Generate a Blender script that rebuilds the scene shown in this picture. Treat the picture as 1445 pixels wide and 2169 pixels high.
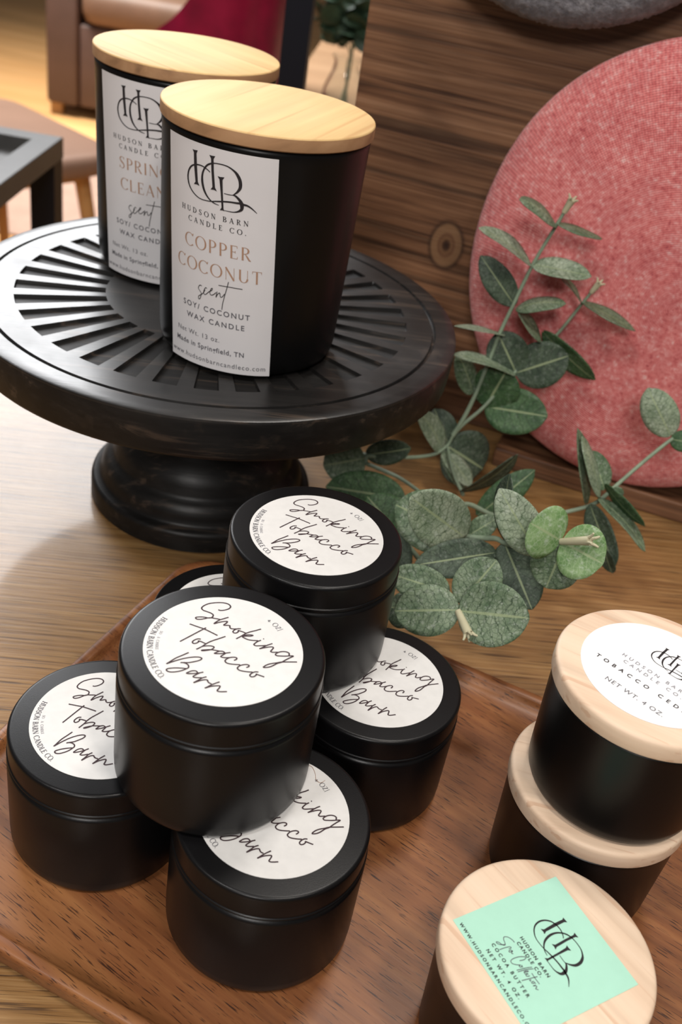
import bpy, bmesh, math, random
from mathutils import Vector, Matrix, Euler

# ------------------------------------------------------------------ scene, camera, world, lights
for o in list(bpy.data.objects):
    bpy.data.objects.remove(o)
scn = bpy.context.scene
COL = scn.collection
MM = 0.001
Z0 = 768.0            # table top height above the floor, minus the tray thickness (mm)

def P(x, y, z):
    return Vector((x * MM, y * MM, (z + Z0) * MM))

scn.view_settings.view_transform = 'Standard'
scn.view_settings.look = 'None'
scn.view_settings.gamma = 1.0
scn.view_settings.exposure = 0.0
scn.view_settings.use_curve_mapping = False

cam_data = bpy.data.cameras.new('camera')
cam = bpy.data.objects.new('camera', cam_data)
COL.objects.link(cam)
scn.camera = cam
cam_data.sensor_fit = 'VERTICAL'
cam_data.sensor_height = 36.0
cam_data.lens = 36.0 * 2148.97 / 2169.0
cam_data.clip_start = 0.02
cam_data.clip_end = 60.0
PITCH, ROLL = 0.591439, 0.174437
fw = Vector((0, math.cos(PITCH), -math.sin(PITCH)))
up0 = Vector((0, math.sin(PITCH), math.cos(PITCH)))
ri0 = Vector((1, 0, 0))
rr = ri0 * math.cos(ROLL) + up0 * math.sin(ROLL)
uu = -ri0 * math.sin(ROLL) + up0 * math.cos(ROLL)
M = Matrix((rr, uu, -fw)).transposed().to_4x4()
M.translation = P(0, 0, 327.1)
cam.matrix_world = M
cam_data.dof.use_dof = True
cam_data.dof.focus_distance = 0.372
cam_data.dof.aperture_fstop = 15.0

wld = bpy.data.worlds.new('shop_ambience')
scn.world = wld
wld.use_nodes = True
wn = wld.node_tree.nodes
wl = wld.node_tree.links
wn['Background'].inputs[0].default_value = (1.0, 0.95, 0.91, 1)
wn['Background'].inputs[1].default_value = 0.11

def area(name, loc, target, w, h, power, col, spread=180):
    l = bpy.data.lights.new(name, 'AREA')
    l.shape = 'RECTANGLE'
    l.size = w
    l.size_y = h
    l.energy = power
    l.color = col
    l.spread = math.radians(spread)
    o = bpy.data.objects.new(name, l)
    COL.objects.link(o)
    o.location = P(*loc)
    d = P(*target) - o.location
    o.rotation_euler = d.to_track_quat('-Z', 'Y').to_euler()
    return o

area('window_daylight', (-1030, 2300, 1230), (-80, 450, 60), 1.15, 1.10, 54, (0.98, 0.985, 1.0))
area('ceiling_lamp_warm', (420, -250, 1650), (0, 330, 40), 0.20, 0.20, 10.5, (1.0, 0.93, 0.85))
area('ceiling_lamp_back', (250, 900, 1750), (0, 400, 100), 0.26, 0.26, 10.5, (1.0, 0.94, 0.87))
area('ceiling_lamp_front', (-650, -350, 1650), (-40, 300, 40), 0.26, 0.26, 9.5, (1.0, 0.97, 0.94))
area('front_label_fill', (-250, -2100, 1750), (0, 450, 80), 0.5, 0.5, 34, (1.0, 0.965, 0.93))  # added low fill, brightens the upright faces and labels
area('shop_floor_fill', (-1700, 3300, 2200), (-1100, 3500, -760), 1.2, 1.2, 58, (1.0, 0.94, 0.87), 80)  # added unseen fill that brightens the shop floor, kept out of reflections

# ------------------------------------------------------------------ materials
def new_mat(name):
    m = bpy.data.materials.new(name)
    m.use_nodes = True
    nt = m.node_tree
    b = nt.nodes['Principled BSDF']
    return m, nt, b

def ramp(nt, stops, interp='LINEAR'):
    r = nt.nodes.new('ShaderNodeValToRGB')
    cr = r.color_ramp
    cr.interpolation = interp
    while len(cr.elements) > len(stops):
        cr.elements.remove(cr.elements[-1])
    while len(cr.elements) < len(stops):
        cr.elements.new(0.5)
    for e, (p, c) in zip(cr.elements, stops):
        e.position = p
        e.color = (*c, 1)
    return r

def noise(nt, vec, scale, detail=4, rough=0.55, dist=0.0):
    n = nt.nodes.new('ShaderNodeTexNoise')
    n.inputs['Scale'].default_value = scale
    n.inputs['Detail'].default_value = detail
    n.inputs['Roughness'].default_value = rough
    n.inputs['Distortion'].default_value = dist
    if vec is not None:
        nt.links.new(vec, n.inputs['Vector'])
    return n

def mapping(nt, rot=(0, 0, 0), scale=(1, 1, 1), loc=(0, 0, 0), coord='Object'):
    tc = nt.nodes.new('ShaderNodeTexCoord')
    mp = nt.nodes.new('ShaderNodeMapping')
    mp.inputs['Rotation'].default_value = rot
    mp.inputs['Scale'].default_value = scale
    mp.inputs['Location'].default_value = loc
    nt.links.new(tc.outputs[coord], mp.inputs['Vector'])
    return mp.outputs['Vector']

def rotvec(nt, rot):
    # rotates object coordinates first, so that a later stretch follows the grain
    return mapping(nt, rot=rot)

def stretch(nt, vec, scale, loc=(0, 0, 0)):
    mp = nt.nodes.new('ShaderNodeMapping')
    mp.inputs['Scale'].default_value = scale
    mp.inputs['Location'].default_value = loc
    nt.links.new(vec, mp.inputs['Vector'])
    return mp.outputs['Vector']

def mix(nt, a, b, fac, mode='MIX'):
    m = nt.nodes.new('ShaderNodeMix')
    m.data_type = 'RGBA'
    m.blend_type = mode
    for s, v in ((0, fac), (6, a), (7, b)):
        if hasattr(v, 'is_output'):
            nt.links.new(v, m.inputs[s])
        elif s == 0:
            m.inputs[0].default_value = v
        else:
            m.inputs[s].default_value = (*v, 1)
    return m.outputs[2]

def bump(nt, b, height, strength=0.2, dist=0.001):
    n = nt.nodes.new('ShaderNodeBump')
    n.inputs['Strength'].default_value = strength
    n.inputs['Distance'].default_value = dist
    nt.links.new(height, n.inputs['Height'])
    nt.links.new(n.outputs['Normal'], b.inputs['Normal'])

def plain(name, col, rough=0.5, spec=0.5, metal=0.0, var=0.0, vscale=60, bmp=0.0, bscale=900, coat=0.0):
    m, nt, b = new_mat(name)
    b.inputs['Roughness'].default_value = rough
    b.inputs['Specular IOR Level'].default_value = spec
    b.inputs['Metallic'].default_value = metal
    b.inputs['Coat Weight'].default_value = coat
    v = mapping(nt)
    n = noise(nt, v, vscale, 3)
    dark = tuple(c * (1 - var) for c in col)
    lite = tuple(min(1, c * (1 + var)) for c in col)
    r = ramp(nt, [(0.3, dark), (0.7, lite)])
    nt.links.new(n.outputs['Fac'], r.inputs['Fac'])
    nt.links.new(r.outputs['Color'], b.inputs['Base Color'])
    if bmp > 0:
        n2 = noise(nt, v, bscale, 2)
        bump(nt, b, n2.outputs['Fac'], bmp, 0.0004)
    return m

def wood(name, rot, dark, mid, light, across=120, along=5, pore=None, pore_scale=(18, 420, 420), pore_lo=0.60,
         rough=0.45, spec=0.4, band=0.6, bmp=0.15, coat=0.0, big=3.0, seed=0.0, pore_amt=0.8, coat_rough=0.2):
    m, nt, b = new_mat(name)
    v = rotvec(nt, rot)
    v1 = stretch(nt, v, (along, across, across), (seed, seed * 1.7, seed * .6))
    fine = noise(nt, v1, 1.0, 6, 0.62, 0.25)
    v2 = stretch(nt, v, (big * .5, big * 5, big * 5), (seed + 3, seed, 1))
    large = noise(nt, v2, 1.0, 3, 0.5, 0.6)
    r1 = ramp(nt, [(0.28, dark), (0.48, mid), (0.72, light)])
    nt.links.new(fine.outputs['Fac'], r1.inputs['Fac'])
    r2 = ramp(nt, [(0.3, tuple(c * 0.62 for c in mid)), (0.52, mid), (0.75, light)])
    nt.links.new(large.outputs['Fac'], r2.inputs['Fac'])
    c = mix(nt, r1.outputs['Color'], r2.outputs['Color'], band)
    if pore is not None:
        v3 = stretch(nt, v, pore_scale, (seed, 2 * seed, 5))
        pn = noise(nt, v3, 1.0, 2, 0.5, 0.0)
        pr = ramp(nt, [(pore_lo, (0, 0, 0)), (pore_lo + 0.07, (1, 1, 1))])
        nt.links.new(pn.outputs['Fac'], pr.inputs['Fac'])
        sc = nt.nodes.new('ShaderNodeMath')
        sc.operation = 'MULTIPLY'
        sc.inputs[1].default_value = pore_amt
        nt.links.new(pr.outputs['Color'], sc.inputs[0])
        c = mix(nt, c, pore, sc.outputs[0])
    nt.links.new(c, b.inputs['Base Color'])
    b.inputs['Roughness'].default_value = rough
    b.inputs['Specular IOR Level'].default_value = spec
    b.inputs['Coat Weight'].default_value = coat
    b.inputs['Coat Roughness'].default_value = coat_rough
    bump(nt, b, fine.outputs['Fac'], bmp, 0.0006)
    return m

R = math.radians
MAT = {}
MAT['table_wood'] = wood('table_wood', (0, 0, R(-7)), (0.115, 0.050, 0.015), (0.285, 0.150, 0.052), (0.45, 0.275, 0.115), across=620, along=16,
                         pore=(0.055, 0.026, 0.011), pore_scale=(26, 1100, 1100), pore_lo=0.575, rough=0.42, spec=0.4, band=0.36, bmp=0.5, big=7.0, coat=0.34, coat_rough=0.10)
MAT['tray_wood'] = wood('tray_wood', (0, 0, R(10)), (0.085, 0.027, 0.010), (0.22, 0.079, 0.027), (0.40, 0.175, 0.062), across=230, along=10,
                        pore=(0.028, 0.010, 0.006), pore_scale=(120, 1900, 1900), pore_lo=0.60, rough=0.40, spec=0.45, band=0.6, bmp=0.12, big=12.0, seed=2.3, pore_amt=0.9)
MAT['panel_wood'] = None
MAT['pine'] = wood('pale_pine', (0, 0, R(-74)), (0.60, 0.34, 0.135), (0.74, 0.50, 0.235), (0.78, 0.555, 0.285), across=70, along=3, rough=0.6, spec=0.12, band=0.45, bmp=0.06, big=11, seed=1.1, pore=(0.52, 0.30, 0.13), pore_scale=(3, 140, 140), pore_lo=0.60, pore_amt=0.6)
MAT['pine_edge'] = wood('pine_edge_grain', (R(90), 0, R(20)), (0.20, 0.10, 0.05), (0.36, 0.20, 0.10), (0.45, 0.27, 0.145), across=90, along=40, rough=0.55, spec=0.25, band=0.6, bmp=0.15, big=22, seed=4.1)
MAT['maple'] = wood('pale_maple', (0, 0, R(22)), (0.62, 0.42, 0.285), (0.76, 0.57, 0.415), (0.80, 0.635, 0.485), across=150, along=6, rough=0.5, spec=0.3, band=0.5, bmp=0.05, big=16, seed=7.7, pore=(0.60, 0.38, 0.25), pore_scale=(14, 380, 380), pore_lo=0.60, pore_amt=0.7)
MAT['floor_wood'] = wood('floor_wood', (0, 0, R(10)), (0.48, 0.24, 0.085), (0.66, 0.37, 0.15), (0.76, 0.47, 0.22), across=9, along=0.9, rough=0.45, spec=0.3, band=0.5, bmp=0.0, big=0.8)
MAT['console_wood'] = wood('console_wood', (0, 0, 0), (0.30, 0.17, 0.09), (0.40, 0.245, 0.14), (0.46, 0.30, 0.18), across=20, along=2, rough=0.5, big=2)
MAT['leg_wood'] = wood('leg_wood', (0, R(90), 0), (0.28, 0.14, 0.05), (0.42, 0.23, 0.09), (0.5, 0.3, 0.12), across=40, along=4, rough=0.45, big=4)
MAT['tin_black'] = plain('tin_black', (0.0042, 0.0040, 0.0045), 0.33, 0.26, var=0.08, bmp=0.05, bscale=2600)
MAT['jar_black'] = plain('jar_black', (0.0032, 0.0031, 0.0033), 0.34, 0.24, var=0.06)
MAT['rubber_black'] = plain('rubber_black', (0.008, 0.008, 0.009), 0.6, 0.3)
MAT['paper_warm'] = plain('paper_warm', (0.70, 0.69, 0.675), 0.8, 0.2, var=0.03, vscale=300)
MAT['paper_white'] = plain('paper_white', (0.80, 0.80, 0.81), 0.75, 0.2, var=0.01)
MAT['paper_label'] = plain('paper_label', (0.68, 0.66, 0.67), 0.6, 0.3, var=0.015)
MAT['paper_mint'] = plain('paper_mint', (0.40, 0.69, 0.55), 0.75, 0.2, var=0.02, vscale=200)
MAT['ink_brown'] = plain('ink_brown', (0.050, 0.030, 0.034), 0.7, 0.2)
MAT['ink_black'] = plain('ink_black', (0.026, 0.022, 0.024), 0.7, 0.2)
MAT['ink_grey'] = plain('ink_grey', (0.10, 0.095, 0.11), 0.7, 0.2)
MAT['ink_pale'] = plain('ink_pale', (0.25, 0.245, 0.27), 0.7, 0.2)
MAT['ink_copper'] = plain('ink_copper', (0.40, 0.235, 0.155), 0.6, 0.3)
MAT['stem_green'] = plain('stem_green', (0.21, 0.27, 0.19), 0.55, 0.3, var=0.15, vscale=120)
MAT['bud_cream'] = plain('bud_cream', (0.46, 0.43, 0.29), 0.6, 0.3, var=0.1)
MAT['leather_tan'] = plain('leather_tan', (0.085, 0.050, 0.041), 0.5, 0.4, var=0.12, vscale=9)
MAT['leather_tan_light'] = plain('leather_tan_light', (0.16, 0.092, 0.060), 0.5, 0.4, var=0.1, vscale=9)
MAT['leather_peach'] = plain('leather_peach', (0.235, 0.138, 0.095), 0.5, 0.4, var=0.07, vscale=7)
MAT['leather_magenta'] = plain('leather_magenta', (0.24, 0.005, 0.038), 0.42, 0.25, var=0.35, vscale=11)
MAT['metal_black'] = plain('metal_black', (0.005, 0.006, 0.011), 0.45, 0.25)
MAT['table_black'] = plain('table_black', (0.06, 0.058, 0.056), 0.4, 0.35, var=0.1)
MAT['rug'] = plain('rug_pale', (0.37, 0.255, 0.205), 0.9, 0.1, var=0.08, vscale=12)
MAT['plum'] = plain('plum_fabric', (0.075, 0.026, 0.045), 0.85, 0.2, var=0.2, vscale=20)
MAT['wall'] = plain('wall_paint', (0.62, 0.58, 0.53), 0.9, 0.2, var=0.02, vscale=2)
MAT['dark_leaf'] = plain('dark_leaf', (0.03, 0.055, 0.032), 0.45, 0.4, var=0.5, vscale=25)

def m_panel():
    m, nt, b = new_mat('reclaimed_board_wood')
    v = rotvec(nt, (0, 0, 0))
    # board local: x along the grain, y across (height)
    wv = stretch(nt, v, (4, 26, 26))
    warp = noise(nt, wv, 1.0, 2, 0.5)
    kn = nt.nodes.new('ShaderNodeVectorMath'); kn.operation = 'SCALE'; kn.inputs['Scale'].default_value = 0.0
    v1 = stretch(nt, v, (7, 420, 420))
    fine = noise(nt, v1, 1.0, 6, 0.7, 0.4)
    v2 = stretch(nt, v, (3.2, 120, 120), (4, 1, 2))
    band = noise(nt, v2, 1.0, 4, 0.6, 0.9)
    v3 = stretch(nt, v, (7, 14, 14), (1, 7, 2))
    blot = noise(nt, v3, 1.0, 3, 0.55, 0.3)
    r1 = ramp(nt, [(0.34, (0.045, 0.018, 0.010)), (0.48, (0.20, 0.092, 0.045)), (0.66, (0.37, 0.20, 0.11))])
    nt.links.new(fine.outputs['Fac'], r1.inputs['Fac'])
    r2 = ramp(nt, [(0.40, (0.014, 0.007, 0.005)), (0.46, (0.105, 0.045, 0.022)), (0.56, (0.24, 0.115, 0.057)), (0.72, (0.38, 0.205, 0.113))])
    nt.links.new(band.outputs['Fac'], r2.inputs['Fac'])
    c = mix(nt, r1.outputs['Color'], r2.outputs['Color'], 0.6)
    r3 = ramp(nt, [(0.34, (0.36, 0.34, 0.35)), (0.58, (1, 1, 1))])
    nt.links.new(blot.outputs['Fac'], r3.inputs['Fac'])
    c = mix(nt, c, r3.outputs['Color'], 0.7, 'MULTIPLY')
    # a knot: rings round a point on the board
    tc = nt.nodes.new('ShaderNodeTexCoord')
    sub = nt.nodes.new('ShaderNodeVectorMath'); sub.operation = 'SUBTRACT'
    sub.inputs[1].default_value = KNOT
    nt.links.new(tc.outputs['Object'], sub.inputs[0])
    sq = nt.nodes.new('ShaderNodeVectorMath'); sq.operation = 'MULTIPLY'
    sq.inputs[1].default_value = (1.0, 0.0, 0.72)
    nt.links.new(sub.outputs[0], sq.inputs[0])
    ln = nt.nodes.new('ShaderNodeVectorMath'); ln.operation = 'LENGTH'
    nt.links.new(sq.outputs[0], ln.inputs[0])
    rk = ramp(nt, [(0.0, (0.02, 0.01, 0.007)), (0.16, (0.05, 0.022, 0.012)), (0.26, (0.15, 0.075, 0.036)), (0.40, (0.12, 0.055, 0.028)), (0.5, (0.19, 0.10, 0.05)), (0.72, (0.19, 0.10, 0.05)), (0.85, (0.03, 0.014, 0.009))])
    ms = nt.nodes.new('ShaderNodeMath'); ms.operation = 'MULTIPLY'; ms.inputs[1].default_value = 1 / 0.013
    nt.links.new(ln.outputs['Value'], ms.inputs[0])
    nt.links.new(ms.outputs[0], rk.inputs['Fac'])
    mk = ramp(nt, [(0.78, (1, 1, 1)), (1.0, (0, 0, 0))])
    nt.links.new(ms.outputs[0], mk.inputs['Fac'])
    c = mix(nt, c, rk.outputs['Color'], mk.outputs['Color'])
    nt.links.new(c, b.inputs['Base Color'])
    b.inputs['Roughness'].default_value = 0.48
    b.inputs['Specular IOR Level'].default_value = 0.4
    bump(nt, b, band.outputs['Fac'], 0.4, 0.0015)
    return m

def m_stand(name, rlo, rhi, spec):
    m, nt, b = new_mat(name)
    v = rotvec(nt, (0, 0, R(-8)))
    v1 = stretch(nt, v, (10, 160, 160))
    n = noise(nt, v1, 1.0, 6, 0.65, 0.3)
    r = ramp(nt, [(0.40, (0.0075, 0.0070, 0.0068)), (0.57, (0.013, 0.0118, 0.011)), (0.66, (0.05, 0.036, 0.027))])
    nt.links.new(n.outputs['Fac'], r.inputs['Fac'])
    v2 = stretch(nt, v, (30, 30, 30))
    n2 = noise(nt, v2, 1.0, 4, 0.6)
    # worn specks
    r2 = ramp(nt, [(0.64, (0, 0, 0)), (0.76, (0.55, 0.55, 0.55))])
    nt.links.new(n2.outputs['Fac'], r2.inputs['Fac'])
    c = mix(nt, r.outputs['Color'], (0.06, 0.042, 0.03), r2.outputs['Color'])
    nt.links.new(c, b.inputs['Base Color'])
    rr_ = ramp(nt, [(0.3, (rlo,) * 3), (0.7, (rhi,) * 3)])
    nt.links.new(n2.outputs['Fac'], rr_.inputs['Fac'])
    nt.links.new(rr_.outputs['Color'], b.inputs['Roughness'])
    b.inputs['Specular IOR Level'].default_value = spec
    bump(nt, b, n.outputs['Fac'], 0.25, 0.0006)
    return m

def m_knit():
    m, nt, b = new_mat('red_knit')
    tc = nt.nodes.new('ShaderNodeTexCoord')
    sep = nt.nodes.new('ShaderNodeSeparateXYZ')
    off = nt.nodes.new('ShaderNodeVectorMath'); off.operation = 'SUBTRACT'
    off.inputs[1].default_value = (0.004, -0.012, 0)
    nt.links.new(tc.outputs['Object'], off.inputs[0])
    flat = nt.nodes.new('ShaderNodeVectorMath'); flat.operation = 'MULTIPLY'
    flat.inputs[1].default_value = (1, 1, 0)
    nt.links.new(off.outputs[0], flat.inputs[0])
    ln = nt.nodes.new('ShaderNodeVectorMath'); ln.operation = 'LENGTH'
    nt.links.new(flat.outputs[0], ln.inputs[0])
    nt.links.new(off.outputs[0], sep.inputs[0])
    at = nt.nodes.new('ShaderNodeMath'); at.operation = 'ARCTAN2'
    nt.links.new(sep.outputs['Y'], at.inputs[0]); nt.links.new(sep.outputs['X'], at.inputs[1])
    wob = noise(nt, mapping(nt), 30, 2)
    def sine(src, k, extra=None):
        a = nt.nodes.new('ShaderNodeMath'); a.operation = 'MULTIPLY'; a.inputs[1].default_value = k
        nt.links.new(src, a.inputs[0])
        s = nt.nodes.new('ShaderNodeMath'); s.operation = 'SINE'
        if extra is not None:
            d_ = nt.nodes.new('ShaderNodeMath'); d_.operation = 'MULTIPLY_ADD'; d_.inputs[1].default_value = 5.0
            nt.links.new(extra, d_.inputs[0]); nt.links.new(a.outputs[0], d_.inputs[2])
            nt.links.new(d_.outputs[0], s.inputs[0])
        else:
            nt.links.new(a.outputs[0], s.inputs[0])
        return s.outputs[0]
    rings = sine(ln.outputs['Value'], 2 * math.pi / 0.0012, wob.outputs['Fac'])
    cols = sine(at.outputs[0], 420)
    mul = nt.nodes.new('ShaderNodeMath'); mul.operation = 'MULTIPLY_ADD'; mul.inputs[1].default_value = 0.45
    nt.links.new(cols, mul.inputs[0]); nt.links.new(rings, mul.inputs[2])
    v = mapping(nt)
    n = noise(nt, v, 330, 4, 0.75)
    n2 = noise(nt, v, 45, 3, 0.6)
    base = ramp(nt, [(0.27, (0.44, 0.075, 0.09)), (0.43, (0.76, 0.205, 0.195)), (0.57, (0.86, 0.325, 0.305)), (0.70, (0.94, 0.63, 0.59))])
    nt.links.new(n.outputs['Fac'], base.inputs['Fac'])
    big = ramp(nt, [(0.3, (0.80, 0.72, 0.75)), (0.65, (1, 1, 1))])
    nt.links.new(n2.outputs['Fac'], big.inputs['Fac'])
    c = mix(nt, base.outputs['Color'], big.outputs['Color'], 0.8, 'MULTIPLY')
    rg = ramp(nt, [(0.0, (0.58, 0.46, 0.50)), (0.6, (1, 1, 1))])
    mr = nt.nodes.new('ShaderNodeMapRange'); mr.inputs[1].default_value = -1.3; mr.inputs[2].default_value = 1.3
    nt.links.new(mul.outputs[0], mr.inputs[0]); nt.links.new(mr.outputs[0], rg.inputs['Fac'])
    c = mix(nt, c, rg.outputs['Color'], 0.9, 'MULTIPLY')
    nt.links.new(c, b.inputs['Base Color'])
    b.inputs['Roughness'].default_value = 0.95
    b.inputs['Specular IOR Level'].default_value = 0.1
    b.inputs['Sheen Weight'].default_value = 0.25
    bump(nt, b, mul.outputs[0], 0.45, 0.0006)
    return m

def m_felt():
    m, nt, b = new_mat('grey_felt')
    v = mapping(nt)
    n = noise(nt, v, 240, 4, 0.7)
    r = ramp(nt, [(0.3, (0.10, 0.095, 0.105)), (0.55, (0.19, 0.18, 0.195)), (0.75, (0.31, 0.295, 0.31))])
    nt.links.new(n.outputs['Fac'], r.inputs['Fac'])
    nt.links.new(r.outputs['Color'], b.inputs['Base Color'])
    b.inputs['Roughness'].default_value = 1.0
    b.inputs['Specular IOR Level'].default_value = 0.05
    b.inputs['Sheen Weight'].default_value = 0.4
    bump(nt, b, n.outputs['Fac'], 0.9, 0.002)
    return m

def m_leaf(name, dark, light, vein, amt, fleck):
    """leaf coordinates come from the UV map: u across (-1..1 mapped to 0..1), v along"""
    m, nt, b = new_mat(name)
    uv = nt.nodes.new('ShaderNodeTexCoord')
    sep = nt.nodes.new('ShaderNodeSeparateXYZ')
    nt.links.new(uv.outputs['UV'], sep.inputs[0])
    def mth(op, a, bb=None, c=None):
        n = nt.nodes.new('ShaderNodeMath'); n.operation = op
        for i, x in enumerate((a, bb, c)):
            if x is None: continue
            if hasattr(x, 'is_output'): nt.links.new(x, n.inputs[i])
            else: n.inputs[i].default_value = x
        return n.outputs[0]
    across = mth('ABSOLUTE', mth('MULTIPLY_ADD', sep.outputs['X'], 2.0, -1.0))
    midrib = mth('LESS_THAN', across, 0.045)
    # side veins run outwards and forward from the midrib
    ph = mth('SUBTRACT', sep.outputs['Y'], mth('MULTIPLY', across, 0.22))
    wob = noise(nt, uv.outputs['UV'], 9, 3)
    ph = mth('MULTIPLY_ADD', wob.outputs['Fac'], 0.13, ph)
    sv = mth('SINE', mth('MULTIPLY', ph, 2 * math.pi * 7.5))
    sv = mth('GREATER_THAN', sv, 0.965)
    obj = mapping(nt)
    vor = nt.nodes.new('ShaderNodeTexVoronoi'); vor.feature = 'DISTANCE_TO_EDGE'; vor.inputs['Scale'].default_value = 420
    nt.links.new(obj, vor.inputs['Vector'])
    net = ramp(nt, [(0.02, (1, 1, 1)), (0.10, (0, 0, 0))])
    nt.links.new(vor.outputs['Distance'], net.inputs['Fac'])
    n = noise(nt, obj, 120, 5, 0.7)
    r = ramp(nt, [(0.32, dark), (0.68, light)])
    nt.links.new(n.outputs['Fac'], r.inputs['Fac'])
    n3 = noise(nt, obj, 30, 2, 0.6)
    r3 = ramp(nt, [(0.35, (0.75, 0.80, 0.72)), (0.65, (1.08, 1.05, 1.08))])
    nt.links.new(n3.outputs['Fac'], r3.inputs['Fac'])
    c = mix(nt, r.outputs['Color'], r3.outputs['Color'], 0.9, 'MULTIPLY')
    if fleck > 0:
        fl = noise(nt, obj, 420, 4, 0.75)
        fr = ramp(nt, [(0.52, (0, 0, 0)), (0.7, (fleck, fleck, fleck))])
        nt.links.new(fl.outputs['Fac'], fr.inputs['Fac'])
        c = mix(nt, c, (0.52, 0.56, 0.50), fr.outputs['Color'])
    nf = nt.nodes.new('ShaderNodeMath'); nf.operation = 'MULTIPLY'; nf.inputs[1].default_value = 0.35 * amt
    nt.links.new(net.outputs['Color'], nf.inputs[0])
    c = mix(nt, c, vein, nf.outputs[0])
    c = mix(nt, c, vein, mth('MULTIPLY', sv, 0.55 * amt))
    c = mix(nt, c, (0.30, 0.36, 0.20), mth('MULTIPLY', midrib, 0.7))
    nt.links.new(c, b.inputs['Base Color'])
    b.inputs['Roughness'].default_value = 0.55
    b.inputs['Specular IOR Level'].default_value = 0.3
    b.inputs['Subsurface Weight'].default_value = 0.0
    hh = mth('ADD', mth('MULTIPLY', sv, -1.0), mth('MULTIPLY', midrib, -1.0))
    bump(nt, b, hh, 0.3, 0.0004)
    return m

KNOT = (0.0, 0.0, 0.0)    # set where the board is built
MAT['stand'] = m_stand('black_washed_wood', 0.30, 0.42, 0.60)
MAT['stand_turned'] = m_stand('black_turned_wood', 0.36, 0.5, 0.26)
MAT['stand_slot'] = m_stand('black_carved_wood', 0.5, 0.65, 0.2)
MAT['knit'] = m_knit()
MAT['felt'] = m_felt()
MAT['leaf_dark'] = m_leaf('leaf_dark', (0.030, 0.052, 0.034), (0.085, 0.118, 0.078), (0.010, 0.016, 0.010), 1.2, 0.2)  # leaf tone steps: own colour, plus light and shade on leaves painted in
MAT['leaf_mid'] = m_leaf('leaf_mid', (0.088, 0.145, 0.080), (0.215, 0.275, 0.18), (0.022, 0.045, 0.02), 1.4, 0.45)
MAT['leaf_pale'] = m_leaf('leaf_pale', (0.175, 0.235, 0.155), (0.35, 0.41, 0.30), (0.05, 0.085, 0.04), 1.4, 0.5)
MAT['leaf_fresh'] = m_leaf('leaf_fresh', (0.095, 0.205, 0.060), (0.25, 0.37, 0.17), (0.33, 0.43, 0.25), 0.9, 0.55)
MAT['leaf_deep'] = m_leaf('leaf_deep', (0.028, 0.075, 0.030), (0.085, 0.155, 0.068), (0.012, 0.026, 0.010), 1.2, 0.18)

def m_glass():
    m, nt, b = new_mat('clear_glass')
    b.inputs['Base Color'].default_value = (0.95, 0.97, 0.96, 1)
    b.inputs['Transmission Weight'].default_value = 1.0
    b.inputs['Roughness'].default_value = 0.02
    b.inputs['IOR'].default_value = 1.45
    v = mapping(nt)
    n = noise(nt, v, 25, 2)
    bump(nt, b, n.outputs['Fac'], 0.05, 0.001)
    return m
MAT['glass'] = m_glass()

# ------------------------------------------------------------------ mesh helpers (all lengths in mm)
def mesh_obj(name, verts, faces, mat, parent=None, loc=(0, 0, 0), smooth=35, uvs=None, mats=None, fmat=None):
    me = bpy.data.meshes.new(name)
    me.from_pydata([(x * MM, y * MM, z * MM) for x, y, z in verts], [], faces)
    if uvs is not None:
        lay = me.uv_layers.new(name='UVMap')
        for li, l in enumerate(me.loops):
            lay.data[li].uv = uvs[l.vertex_index]
    if mats:
        for k in mats:
            me.materials.append(MAT[k])
        for p, k in zip(me.polygons, fmat):
            p.material_index = k
    else:
        me.materials.append(MAT[mat] if isinstance(mat, str) else mat)
    if smooth:
        for p in me.polygons:
            p.use_smooth = True
        me.set_sharp_from_angle(angle=R(smooth))
    me.update()
    o = bpy.data.objects.new(name, me)
    COL.objects.link(o)
    if parent is not None:
        o.parent = parent
        o.location = Vector(loc) * MM
    else:
        o.location = P(*loc)
    return o

def fix_normals(o):
    bm = bmesh.new()
    bm.from_mesh(o.data)
    bmesh.ops.recalc_face_normals(bm, faces=bm.faces[:])
    bm.to_mesh(o.data)
    bm.free()
    return o

def thing(name, label, cat, loc=(0, 0, 0), rz=0.0, group=None):
    o = bpy.data.objects.new(name, None)
    o.empty_display_size = 0.02
    COL.objects.link(o)
    o.location = P(*loc)
    o.rotation_euler = (0, 0, rz)
    return tag(o, label, cat, group)

def tag(o, label, cat, group=None):
    o['label'] = label
    o['category'] = cat
    if group:
        o['group'] = group
    return o

def struct(o):
    o['kind'] = 'structure'
    return o

def lathe(prof, seg=96, cap=True):
    V, F = [], []
    n = len(prof)
    for i in range(seg):
        a = 2 * math.pi * i / seg
        c, s = math.cos(a), math.sin(a)
        for r, z in prof:
            V.append((r * c, r * s, z))
    for i in range(seg):
        j = (i + 1) % seg
        for k in range(n - 1):
            F.append((i * n + k, j * n + k, j * n + k + 1, i * n + k + 1))
    if cap:
        if prof[0][0] > 1e-6:
            F.append(tuple(reversed([i * n for i in range(seg)])))
        if prof[-1][0] > 1e-6:
            F.append(tuple(i * n + n - 1 for i in range(seg)))
    return V, F

def box(x0, x1, y0, y1, z0, z1):
    V = [(x, y, z) for x in (x0, x1) for y in (y0, y1) for z in (z0, z1)]
    F = [(0, 1, 3, 2), (4, 6, 7, 5), (0, 4, 5, 1), (2, 3, 7, 6), (0, 2, 6, 4), (1, 5, 7, 3)]
    return V, F

def join(*vf):
    V, F = [], []
    for v, f in vf:
        n = len(V)
        V += v
        F += [tuple(i + n for i in q) for q in f]
    return V, F

def xf(vf, rz=0.0, t=(0, 0, 0)):
    c, s = math.cos(rz), math.sin(rz)
    return [(x * c - y * s + t[0], x * s + y * c + t[1], z + t[2]) for x, y, z in vf[0]], vf[1]

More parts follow.
